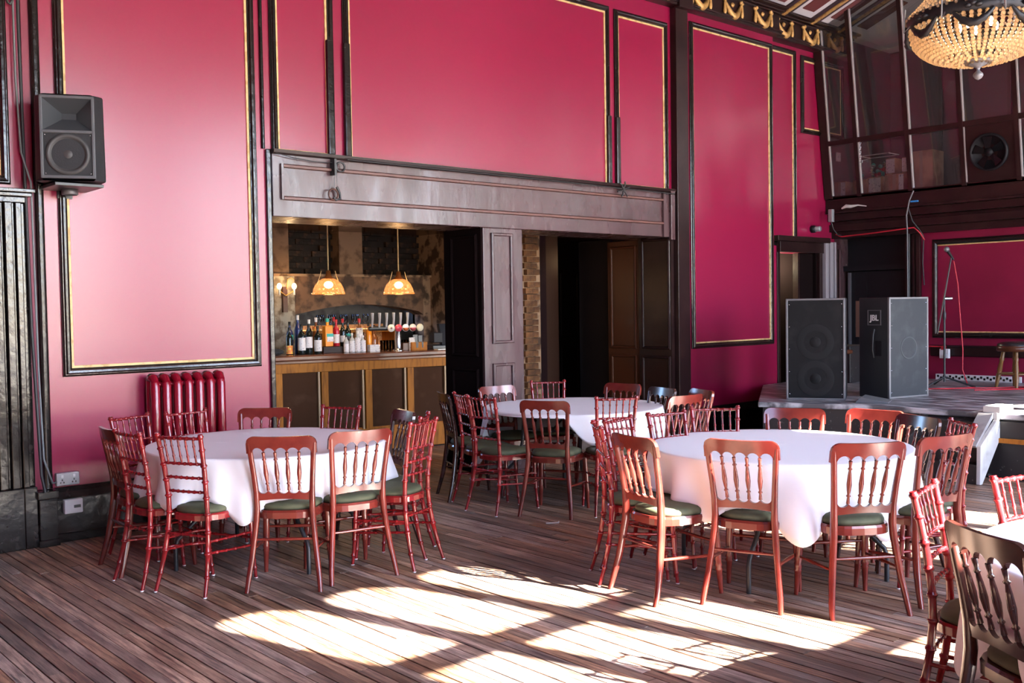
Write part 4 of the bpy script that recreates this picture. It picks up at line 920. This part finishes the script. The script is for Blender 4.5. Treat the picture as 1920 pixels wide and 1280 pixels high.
# pendants
for i, (x, y, lab) in enumerate(((5.665, 9.40, 'amber glass dome pendant lamp over the bar, beside the wall sconce'), (6.58, 9.40, 'amber glass dome pendant lamp over the beer taps'))):
    p = thing('pendant_lamp', lab, 'pendant lamp', (x, y, 1.77), 0, 'pendant lamps over the bar')
    rib = MB(); cols = []
    for k in range(48):
        q = 2*PI*k/48; e = 1+(.012 if k % 2 else -.012)
        cols.append([(r_*e*math.cos(q), r_*e*math.sin(q), z) for r_, z in ((.178, -.004), (.172, .0), (.170, .02), (.158, .065), (.135, .11), (.105, .145), (.07, .165), (.045, .17))])
    obj('shade', rib.strip(cols, closed=True, sm=False), WARMG, p); obj('shade_rim', MB().lathe([(.170, 0), (.180, -.006), (.180, .012), (.170, .012)], 40), WARMG, p)
    obj('cap', MB().lathe([(.05, .165), (.05, .18), (.03, .20), (.025, .25), (0, .26)], 16), BRN, p); obj('rod', MB().tube([(0, 0, .25), (0, 0, .83)], .007, 8), GILT, p)
    obj('ceiling_rose', MB().lathe([(.0, .80), (.05, .81), (.06, .83)], 16), GILT, p)
    for s2 in (-1, 1): obj('stay', MB().tube([(s2*.14, 0, .10), (s2*.10, 0, .20), (s2*.085, 0, .25)], .004, 5), GILT, p)
    obj('bulb', MB().ball((0, 0, .10), .050, 14, 8, (1, 1, .8)), BULB, p)
    L = bpy.data.lights.new('pendant_light', 'POINT'); lo = bpy.data.objects.new('pendant_light', L); COL.objects.link(lo); L.energy = 7; L.color = (1, .68, .38); L.shadow_soft_size = .06; lo.location = (x, y, 1.80)
sc_ = thing('wall_sconce', 'brass wall sconce with candle bulbs on the left bar wall', 'wall lamp', (6.0, 10.98, 1.86))
obj('back_plate', MB().box((-.03, -.02, -.28), (.03, .02, .03)), VARN, sc_); obj('arm', MB().tube([(-.10, -.06, -.02), (0, -.03, -.08), (.10, -.06, -.02)], .008, 6), GOLD, sc_); obj('curl', MB().tube([(.02, -.02, .0), (.03, -.03, .12), (.08, -.03, .14), (.12, -.03, .11)], .006, 6), GOLD, sc_)
for xx in (-.10, .10): obj('bulb', MB().ball((xx, -.06, .035), .030, 10, 6, (1, 1, 1.3)), BULB, sc_); obj('candle_tube', MB().tube([(xx, -.06, -.07), (xx, -.06, .005)], .012, 8), WPLAS, sc_)
L = bpy.data.lights.new('sconce_light', 'POINT'); lo = bpy.data.objects.new('sconce_light', L); COL.objects.link(lo); L.energy = 3; L.color = (1, .62, .3); L.shadow_soft_size = .05; lo.location = (6.0, 10.82, 1.93)
L = bpy.data.lights.new('bar_worklight', 'POINT'); lo = bpy.data.objects.new('bar_worklight', L); COL.objects.link(lo); L.energy = 3; L.color = (1, .66, .34); L.shadow_soft_size = .1; lo.location = (9.6, 8.9, 2.2)

# ================================================================== STAGE THINGS
sp1 = thing('stage_speaker', 'tall black stage speaker with faint round cones, at left on the stage', 'loudspeaker', (9.20, 5.70, ST), math.radians(-62))
def cab(t, wd, dp, h, ft, side):
    obj('cabinet', MB().box((-wd/2, .012, 0), (wd/2, dp, h)), side, t, bevel=.008); obj('grille', MB().box((-wd/2+.02, 0, .02), (wd/2-.02, .015, h-.02)), ft, t)
    fr = MB()
    for lo, hi in (((-wd/2, -.006, 0), (-wd/2+.022, .02, h)), ((wd/2-.022, -.006, 0), (wd/2, .02, h)), ((-wd/2, -.006, h-.02), (wd/2, .02, h)), ((-wd/2, -.006, 0), (wd/2, .02, .02))): fr.box(lo, hi)
    obj('edge_trim', fr, SPKE, t, bevel=.004)
    for xx in (-wd/2+.035, wd/2-.035):
        for k in range(5): obj('screw', MB().ball((xx, -.001, .06+k*(h-.12)/4), .006, 6, 4), CHROME, t)
cab(sp1, .59, .50, 1.05, SPKF, SPK)
for z in (.60, .22): obj('cone_ring', MB().lathe([(.185, .0015), (.18, .0025), (.125, .0025), (.115, .0015)], 32, (.0, .0, z), RX), mat('faint_cone_ring', (.0115, .0115, .0125), .8, spec=.2) if z > .4 else bpy.data.materials['faint_cone_ring'], sp1); obj('cone_dome', MB().lathe([(.055, 0), (.05, .004), (0, .006)], 24, (.0, .0, z), RX), SPKF, sp1)  # faint cone rings, a little lighter than the grille cloth
a2 = math.atan2(5.04-5.18, 10.3-9.74)
sp2 = thing('stage_speaker', 'tall stage speaker turned sideways with dusty grey front and square logo', 'loudspeaker', (9.74+.29*math.cos(a2), 5.18+.29*math.sin(a2), ST), a2)
cab(sp2, .58, .40, 1.05, SPKG, SPK)
obj('cone_ring', MB().lathe([(.12, 0), (.12, .003), (.108, .004), (.105, .001)], 32, (0, 0, .52), RX), mat('dust_ring', (.034, .040, .046), .6), sp2)
lgp = MB().box((-.292, .10, .76), (-.289, .28, .92)); obj('logo_plate', lgp, SPK, sp2)
fr = MB()
for lo, hi in (((-.296, .10, .76), (-.289, .11, .92)), ((-.296, .27, .76), (-.289, .28, .92)), ((-.296, .10, .76), (-.289, .28, .768)), ((-.296, .10, .912), (-.289, .28, .92))): fr.box(lo, hi)
obj('logo_frame', fr, SPKE, sp2)
tc = bpy.data.curves.new('logo_text', 'FONT'); tc.body = 'JBL'; tc.size = .085; tc.align_x = 'CENTER'; tc.align_y = 'CENTER'; tc.extrude = .002; tc.offset = .002; tc.materials.append(WPLAS)
to = bpy.data.objects.new('logo_text', tc); COL.objects.link(to); tm = bpy.data.meshes.new_from_object(to.evaluated_get(bpy.context.evaluated_depsgraph_get())); bpy.data.objects.remove(to)
to = bpy.data.objects.new('logo_text', tm); COL.objects.link(to); to.parent = sp2; to.location = (-.2925, .19, .835); to.rotation_euler = (PI/2, 0, -PI/2)
hnd = MB().tube([(-.29, .19, .72), (-.31, .19, .66), (-.31, .20, .50), (-.29, .20, .42)], .008, 8); obj('handle', hnd, STEEL, sp2); obj('handle_recess', MB().box((-.293, .10, .44), (-.289, .18, .60)), BM, sp2)
ms = thing('microphone_stand', 'black boom microphone stand with a red cable on the stage', 'microphone stand', (11.48, 5.42, ST))
obj('pole', MB().tube([(0, 0, .06), (0, 0, .62), (0, 0, 1.02)], [.013, .013, .010], 8), STEEL, ms); obj('clutch', MB().lathe([(.012, .78), (.020, .80), (.020, .86), (.012, .88)], 10), STEEL, ms)
bdir = Vector((.55, -.5, 0)).normalized()
obj('boom', MB().tube([(-.05*1, .06, .62), (0, 0, 1.05), (.06, -.055, 1.52)], .009, 8), STEEL, ms); obj('boom_knob', MB().tube([(.0, 0, 1.03), (.06, -.06, 1.03)], .020, 8), CHROME, ms)
mc = obj('microphone', MB().tube([(.075, -.07, 1.48), (.03, -.03, 1.575)], [.012, .018], 10), BM, ms); obj('microphone_head', MB().ball((.02, -.018, 1.60), .032, 10, 8), SPKE, mc)
for k in range(3):
    a = math.radians(-75+120*k); obj('leg', MB().tube([(0, 0, .12), (.33*math.cos(a), .33*math.sin(a), .010)], .011, 8), STEEL, ms)
tag(obj('microphone_cable', MB().tube([(11.555, 5.345, ST+1.46), (11.58, 5.31, ST+1.2), (11.60, 5.29, ST+.8), (11.62, 5.27, ST+.45), (11.59, 5.26, ST+.2), (11.64, 5.22, ST+.02), (11.55, 5.1, ST+.008), (11.2, 5.25, ST+.008), (10.95, 5.5, ST+.008), (11.3, 5.2, ST+.008), (11.6, 4.9, ST+.008), (11.9, 4.7, ST+.008), (11.7, 4.6, ST+.008), (11.2, 4.95, ST+.008)], .007, 6), RUBR), 'red microphone cable hanging from the stand and trailing on the stage', 'cable')
STW = mat('dark_gold_turned_wood', (.16, .075, .02), .35)
stl = thing('bar_stool', 'round brown-seated stool with turned legs, cut by the right picture edge', 'stool', (11.87, 4.78, ST))
obj('seat_rim', MB().lathe([(0, .415), (.185, .415), (.20, .425), (.20, .475), (.19, .48)], 28), VARN, stl); obj('seat_pad', MB().lathe([(.192, .478), (.19, .50), (.15, .522), (.06, .53), (0, .53)], 28), mat('black_stool_leather', (.02, .018, .018), .3), stl)
for k in range(4):
    a = ang(25+90*k); m = MB(); turned_tube(m, (.12*math.cos(a), .12*math.sin(a), .43), (.20*math.cos(a), .20*math.sin(a), 0), [(0, .024), (.2, .022), (.25, .030), (.3, .021), (.55, .029), (.6, .020), (.65, .029), (.9, .019), (1, .017)], 9); obj('leg', m, STW, stl)
obj('footrest_ring', tor(0, 0, .165, .010, 24), STW, stl).rotation_euler = (PI/2, 0, 0)
KIDS_last = [o for o in COL.objects if o.parent == stl][-1]; KIDS_last.location = (0, 0, .16)
sx = thing('power_box', 'white power sockets with red plugs on the stage wall dado', 'socket', (12.55, 5.91, .925)); obj('box_body', MB().box((-.05, -.06, -.06), (0, .06, .06)), WPLAS, sx, bevel=.006); obj('plug', MB().box((-.07, -.02, .05), (-.02, .03, .10)), CRD, sx, bevel=.004); obj('plug', MB().box((-.085, -.04, -.05), (-.05, -.01, -.01)), GREYM, sx)
tag(obj('power_cable', MB().tube([(12.52, 5.94, 1.01), (12.5, 6.1, 1.015), (12.5, 6.2, 1.0)], .010, 6), RUBR), 'short red power cable behind the microphone stand', 'cable')
tag(obj('floor_wedge', MB().prism([(-.16, 0), (.16, 0), (.16, .015), (-.10, .06)], -.16, .16, 'y'), mat('dusty_dark_board', (.10, .105, .115), .5), None, loc=(9.35, 5.14, ST+.001), rz=-1.2, bevel=.004), 'flat grey footswitch wedge on the stage edge between speakers', 'pedal')
tag(obj('black_flight_case', MB().box((-.25, -.2, 0), (.25, .2, .46)), STBLK, None, loc=(11.6, 6.75, ST+.001), bevel=.012), 'low black case behind the stage speakers', 'case')
dm = thing('music_stool', 'dark stool with turned wooden legs behind the stage speakers', 'stool', (10.75, 6.35, ST)); obj('seat', MB().lathe([(0, .40), (.16, .40), (.16, .44), (0, .45)], 20), VARN, dm)
for k in range(3): obj('leg', MB().tube([(.1*math.cos(2.1*k), .1*math.sin(2.1*k), .40), (.17*math.cos(2.1*k), .17*math.sin(2.1*k), 0)], .014, 8), VARN, dm)
cc = thing('cable_reel', 'lime green and black cable reel behind the turned speaker', 'cable reel', (10.72, 5.42, ST))
obj('reel_side', MB().lathe([(0, 0), (.13, 0), (.13, .03), (0, .03)], 24, (0, 0, .13), Matrix.Rotation(ang(90), 4, 'Y')), BM, cc); obj('reel_drum', MB().lathe([(.10, .03), (.10, .09)], 24, (0, 0, .13), Matrix.Rotation(ang(90), 4, 'Y')), mat('lime_cable', (.20, .50, .02), .5), cc)
# white sloping board against the stage front (side of the stage steps)
st = thing('stage_steps', 'white scuffed sloping steps cheek leaning against the black stage front', 'steps', (8.72, 3.80, 0))
WB_ = mat('scuffed_white_ply', (.58, .57, .54), .6, noise=(5, (.36, .34, .32), .5, .68), bump=(8, .2), stretch=(1, 3, 1))
CK = [(-.012, 0), (.035, 0), (.50, .47), (.50, .535), (.33, .535), (0, .333)]
obj('cheek', MB().prism(CK, 0, .035, 'y'), WB_, st, bevel=.004)
obj('cheek_cap', MB().box((.34, -.02, .595), (.62, .13, .652)), WB_, st, bevel=.004)
obj('cheek_top', MB().prism([(.33, .535), (.33, .60), (.56, .60), (.56, .53), (.50, .47)], 0, .035, 'y'), WB_, st, bevel=.003)
obj('sloping_board', MB().prism([(-.02, .335), (.0, .318), (.345, .56), (.33, .60)], .035, .16, 'y'), mat('grey_scuffed_board', (.33, .32, .31), .6, noise=(6, (.2, .19, .19), .5, .68)), st)
obj('cheek', MB().prism(CK, .66, .695, 'y'), STBLK, st)
for k in range(3):
    x0 = .0+k*.13; z1 = .17+k*.17
    obj('riser', MB().box((x0, .035, z1-.17), (x0+.02, .66, z1-.02)), STBLK, st); obj('tread', MB().box((x0-.01, .16 if k else .035, z1-.02), (x0+.17, .66, z1)), STBLK, st)
# cables and bits around the booth beam
tag(obj('hanging_cable', MB().tube([(12.33, 6.22, 3.0), (12.32, 6.27, 2.88), (12.36, 6.33, 2.7), (12.44, 6.36, 2.5), (12.52, 6.40, 2.2), (12.55, 6.41, 1.6)], .010, 6), RUBG), 'grey cable hanging from the booth beam by the blue tape', 'cable')
tag(obj('hanging_cable', MB().tube([(12.34, 6.30, 2.8), (12.40, 6.27, 2.62), (12.5, 6.22, 2.50), (12.56, 6.20, 2.42), (12.57, 6.22, 2.1), (12.57, 6.20, 1.8)], .009, 6), RUBK), 'dark cable curving beside the grey one onto the crimson wall', 'cable')
tag(obj('blue_tape_flag', MB().box((12.325, 6.16, 2.855), (12.34, 6.26, 2.875)), BLUET), 'small strip of bright blue tape on the booth beam cable', 'tape')
tag(obj('red_beam_cable', MB().tube([(12.40, 7.36, 2.52), (12.42, 7.28, 2.485), (12.42, 6.9, 2.50), (12.42, 6.5, 2.525), (12.44, 6.27, 2.54), (12.5, 6.22, 2.47), (12.56, 6.19, 2.38)], .010, 6), RUBR), 'red cable stapled along the underside of the booth beam', 'cable')
tag(obj('stair_pipe', MB().tube([(12.56, 6.40, 2.47), (12.56, 6.40, .62)], .016, 8), RUBK), 'black pipe running down beside the crimson stage wall', 'pipe')
tag(obj('paint_drip_rag', MB().tube([(12.355, 7.24, 2.86), (12.345, 7.17, 2.885), (12.345, 7.10, 2.875), (12.35, 7.0, 2.885), (12.352, 6.88, 2.862)], [.012, .026, .022, .010, .006], 8), WHITEP), 'lump of white filler smeared on the dark booth beam', 'filler')
cm = thing('security_camera', 'small round grey camera above the doorway beside the stage', 'camera', (12.03, 7.5, 2.585)); obj('mount', MB().lathe([(0, 0), (.05, 0), (.05, .05), (0, .05)], 16, (0, 0, 0), RX), BM, cm); obj('lens_body', MB().lathe([(.036, .0), (.036, .10), (.024, .105), (0, .098)], 16, (.02, -.02, 0), RX), GREYM, cm)
jb = thing('junction_box', 'grey dangling cable box at left end of the booth beam', 'junction box', (12.24, 7.33, 2.78)); obj('box_body', MB().box((-.03, -.03, -.10), (.03, .03, .07)), GREYM, jb, bevel=.006); obj('cable_end', MB().tube([(.0, 0, -.10), (.02, -.02, -.20), (.07, -.05, -.27), (.16, -.05, -.28)], .008, 6), RUBK, jb)
ch = MB()
for k in range(9): ch.tube([(12.235+.012*math.cos(q)*(k % 2), 6.90+.012*math.cos(q)*(1-k % 2), 3.69-.03*k+.02*math.sin(q)) for q in [2*PI*j/8 for j in range(9)]], .003, 5, False)
pl_c = thing('padlock_chain', 'short hanging chain with padlock on the booth glazing', 'chain', (0, 0, 0)); obj('chain', ch, CHROME, pl_c); obj('padlock', MB().box((12.225, 6.865, 3.42), (12.24, 6.89, 3.455)), GREYM, pl_c, bevel=.003)
L = bpy.data.lights.new('booth_fill_light', 'POINT'); lo = bpy.data.objects.new('booth_fill_light', L); COL.objects.link(lo); L.energy = 7; L.color = (1, .9, .8); L.shadow_soft_size = .1; lo.location = (12.75, 5.9, 4.3)  # added fill light without a fixture, brightens the stored cartons
# things on the booth floor behind the glass
def carton(lab, y0, y1, z0, h, x=12.50, d=.3, lblc=None):
    t = thing('carton', lab, 'box', (x, (y0+y1)/2, z0), 0, 'boxes stored in the booth'); wd = abs(y1-y0)
    obj('box_body', MB().box((0, -wd/2, 0), (d, wd/2, h)), CARD, t, bevel=.004); obj('tape_strip', MB().box((-.002, -.02, 0), (.0, .02, h)), mat('parcel_tape', (.42, .30, .19), .3) if 'parcel_tape' not in bpy.data.materials else bpy.data.materials['parcel_tape'], t)
    if lblc: obj('paper_label', MB().box((-.004, lblc[0]*wd-wd/2, h*.08), (-.002, lblc[1]*wd-wd/2, h*.95)), PAPER, t)
    return t
carton('small brown carton with white label in the leftmost booth pane', 7.27, 7.44, 3.02, .22, lblc=(0, .4)); carton('brown carton under the clear tub in the booth', 6.96, 7.16, 3.02, .22)
carton('brown carton with printed white label under the clear tub', 6.72, 6.95, 3.02, .23, lblc=(.15, .9)); carton('brown carton right of the white-labelled one in the booth', 6.44, 6.70, 3.02, .24, lblc=(0, .25))
carton('plain open brown carton, tallest in the booth', 6.05, 6.36, 3.02, .50); carton('narrow white printed box standing on cartons left of the mullion', 6.56, 6.68, 3.262, .21, lblc=(0, 1)); carton('narrow white printed box right of the mullion beside the tall carton', 6.385, 6.46, 3.262, .20, lblc=(0, 1))
tbx = thing('storage_tub', 'clear plastic tub of coloured baubles in the booth', 'tub', (12.66, 6.86, 3.26)); obj('tub_wall', MB().strip([[(sx_*.12, sy_*.18, 0), (sx_*.14, sy_*.20, .29)] for sx_, sy_ in ((-1, -1), (1, -1), (1, 1), (-1, 1))], closed=True, sm=False), CLEAR, tbx)
rm = MB()
for a, b in (((-.145, -.205, .285), (.145, -.195, .297)), ((-.145, .195, .285), (.145, .205, .297)), ((-.145, -.205, .285), (-.135, .205, .297)), ((.135, -.205, .285), (.145, .205, .297))): rm.box(a, b)
obj('tub_rim', rm, WPLAS, tbx); rr = random.Random(2)
for k in range(22):
    c = rr.choice(['r', 'p', 'g', 's']); mt = {'r': CRD, 'p': LR, 'g': CT, 's': CHROME}[c]
    o = tag(obj('bauble', MB().ball((0, 0, 0), .027, 8, 6), mt, None, loc=(12.60+rr.uniform(-.03, .1), 6.86+rr.uniform(-.14, .14), 3.295+.028*(k//4))), 'small %s bauble inside the clear tub in the booth' % {'r': 'red', 'p': 'crimson', 'g': 'teal', 's': 'silver'}[c], 'bauble', '%s baubles in the clear tub' % {'r': 'red', 'p': 'crimson', 'g': 'teal', 's': 'silver'}[c])
fn = thing('extractor_fan', 'round black fan set in the dark square board of the booth', 'fan', (12.29, 5.26, 3.365), 0)
RYM = Matrix.Rotation(ang(-90-7.5), 4, 'Y')
obj('housing', MB().lathe([(.225, -.02), (.225, .03), (.20, .035), (.195, -.01), (0, -.02)], 36, (0, 0, 0), RYM), BM, fn); obj('hub', MB().lathe([(.05, -.015), (.05, .025), (0, .03)], 18, (0, 0, 0), RYM), BM, fn)
for k in range(5):
    b = MB(); b.add([RYM @ (Matrix.Rotation(ang(72*k), 4, 'Z') @ Vector(p)) for p in ((.04, -.02, .0), (.18, -.05, -.01), (.185, .06, .02), (.05, .03, .015), (.04, -.02, .006), (.18, -.05, -.004), (.185, .06, .026), (.05, .03, .021))], [(0, 1, 2, 3), (7, 6, 5, 4), (0, 4, 5, 1), (1, 5, 6, 2), (2, 6, 7, 3), (3, 7, 4, 0)]); obj('blade', b, mat('fan_blade', (.006, .006, .007), .2, spec=.2) if k == 0 else bpy.data.materials['fan_blade'], fn)
tag(obj('booth_notice', MB().box((12.62, 7.478, 3.55), (12.74, 7.491, 3.67)), PAPER), 'small white notice inside the leftmost booth pane', 'notice')

# ================================================================== CHANDELIER
CX, CY, CZ = 7.55, 3.31, 3.62
cha = thing('crystal_chandelier', 'glowing bowl-shaped crystal bead chandelier hanging at top right', 'chandelier', (CX, CY, CZ))
Rb = .475; dp = .275
def bowl(t): a = t*PI/2*.96; return Rb*math.cos(a)**.82, -dp*math.sin(a)
beads = MB(); NS = 58
for k in range(NS):
    q = 2*PI*k/NS
    for j in range(16):
        if j > 10 and k % 2: continue
        if j > 13 and k % 4: continue
        r_, z = bowl((j+.5)/16); rad = .0170 if j < 10 else .0140
        beads.ball((r_*math.cos(q), r_*math.sin(q), z), rad, 6, 4)
o = obj('bead_bowl', beads, BEAD, cha); o['kind'] = 'stuff'
up = MB()
for k in range(48):
    q = 2*PI*k/48
    for j in range(22):
        t = j/21; r_ = .40*(1-t)**1.6+.10; z = .07+.62*t; up.ball((r_*math.cos(q), r_*math.sin(q), z), .0115, 6, 4)
o = obj('bead_canopy', up, BEAD, cha); o['kind'] = 'stuff'
wires = MB()
for j in (2, 5, 8, 11, 14): r_, z = bowl((j+.5)/17); wires.tube([(r_*math.cos(2*PI*k/40), r_*math.sin(2*PI*k/40), z) for k in range(41)], .0022, 4, False)
obj('wire_ring', wires, GOLD, cha)
obj('metal_band', MB().lathe([(.468, -.005), (.485, .0), (.492, .075), (.475, .085), (.468, .075), (.468, -.005)], 56), DARKN, cha)
obj('top_crown', MB().lathe([(.11, .68), (.13, .70), (.13, .75), (.10, .76)], 28), DARKN, cha)
gar = MB()
for k in range(8):
    a0 = 2*PI*k/8+.35
    pts = []
    for j in range(13):
        s2 = -1+2*j/12; a = a0+s2*.27; zz = .0-.085*(1-s2*s2); t_ = max(0, -zz/dp); r_ = (Rb+.018)*(math.cos(min(1, t_)*1.2)**.5 if t_ < 1 else .5); pts.append((r_*math.cos(a), r_*math.sin(a), zz))
    obj('leaf_garland', MB().tube(pts, [.010+.026*math.sin(PI*j/12)*(1 if j % 2 else .65) for j in range(13)], 7), DARKN, cha)
    am = MB()
    for s2 in (-1, 0, 1): am.ball((.492*math.cos(a0+s2*.07), .492*math.sin(a0+s2*.07), .03+.012*(s2 == 0)), .030, 8, 5, (1, 1, .6))
    obj('leaf_rosette', am, DARKN, cha)
    obj('candle_arm', MB().tube([(.48*math.cos(a0+.39), .48*math.sin(a0+.39), .02), (.53*math.cos(a0+.39), .53*math.sin(a0+.39), -.03), (.52*math.cos(a0+.39), .52*math.sin(a0+.39), .14)], .007, 6), SILV, cha)
obj('finial', MB().lathe([(.105, -.252), (.105, -.262), (.075, -.275), (.036, -.296), (.016, -.308), (.010, -.325), (.018, -.335), (.034, -.352), (.036, -.365), (.024, -.385), (0, -.398)], 18), SILV, cha)
for k in range(5): a = 2*PI*k/5+.5; obj('bulb', MB().ball((.13*math.cos(a), .13*math.sin(a), .0), .018, 10, 7, (1, 1, 2.0)), FLAME, cha)
obj('chain', MB().tube([(0, 0, .75), (0, 0, 5.70-CZ)], .012, 6), DARKN, cha); obj('ceiling_hook', MB().lathe([(.0, 5.62-CZ), (.08, 5.64-CZ), (.10, 5.70-CZ)], 20), GOLD, cha)
L = bpy.data.lights.new('chandelier_light', 'POINT'); lo = bpy.data.objects.new('chandelier_light', L); COL.objects.link(lo); L.energy = 20; L.color = (1, .70, .40); L.shadow_soft_size = .12; lo.location = (CX, CY, CZ-.02)
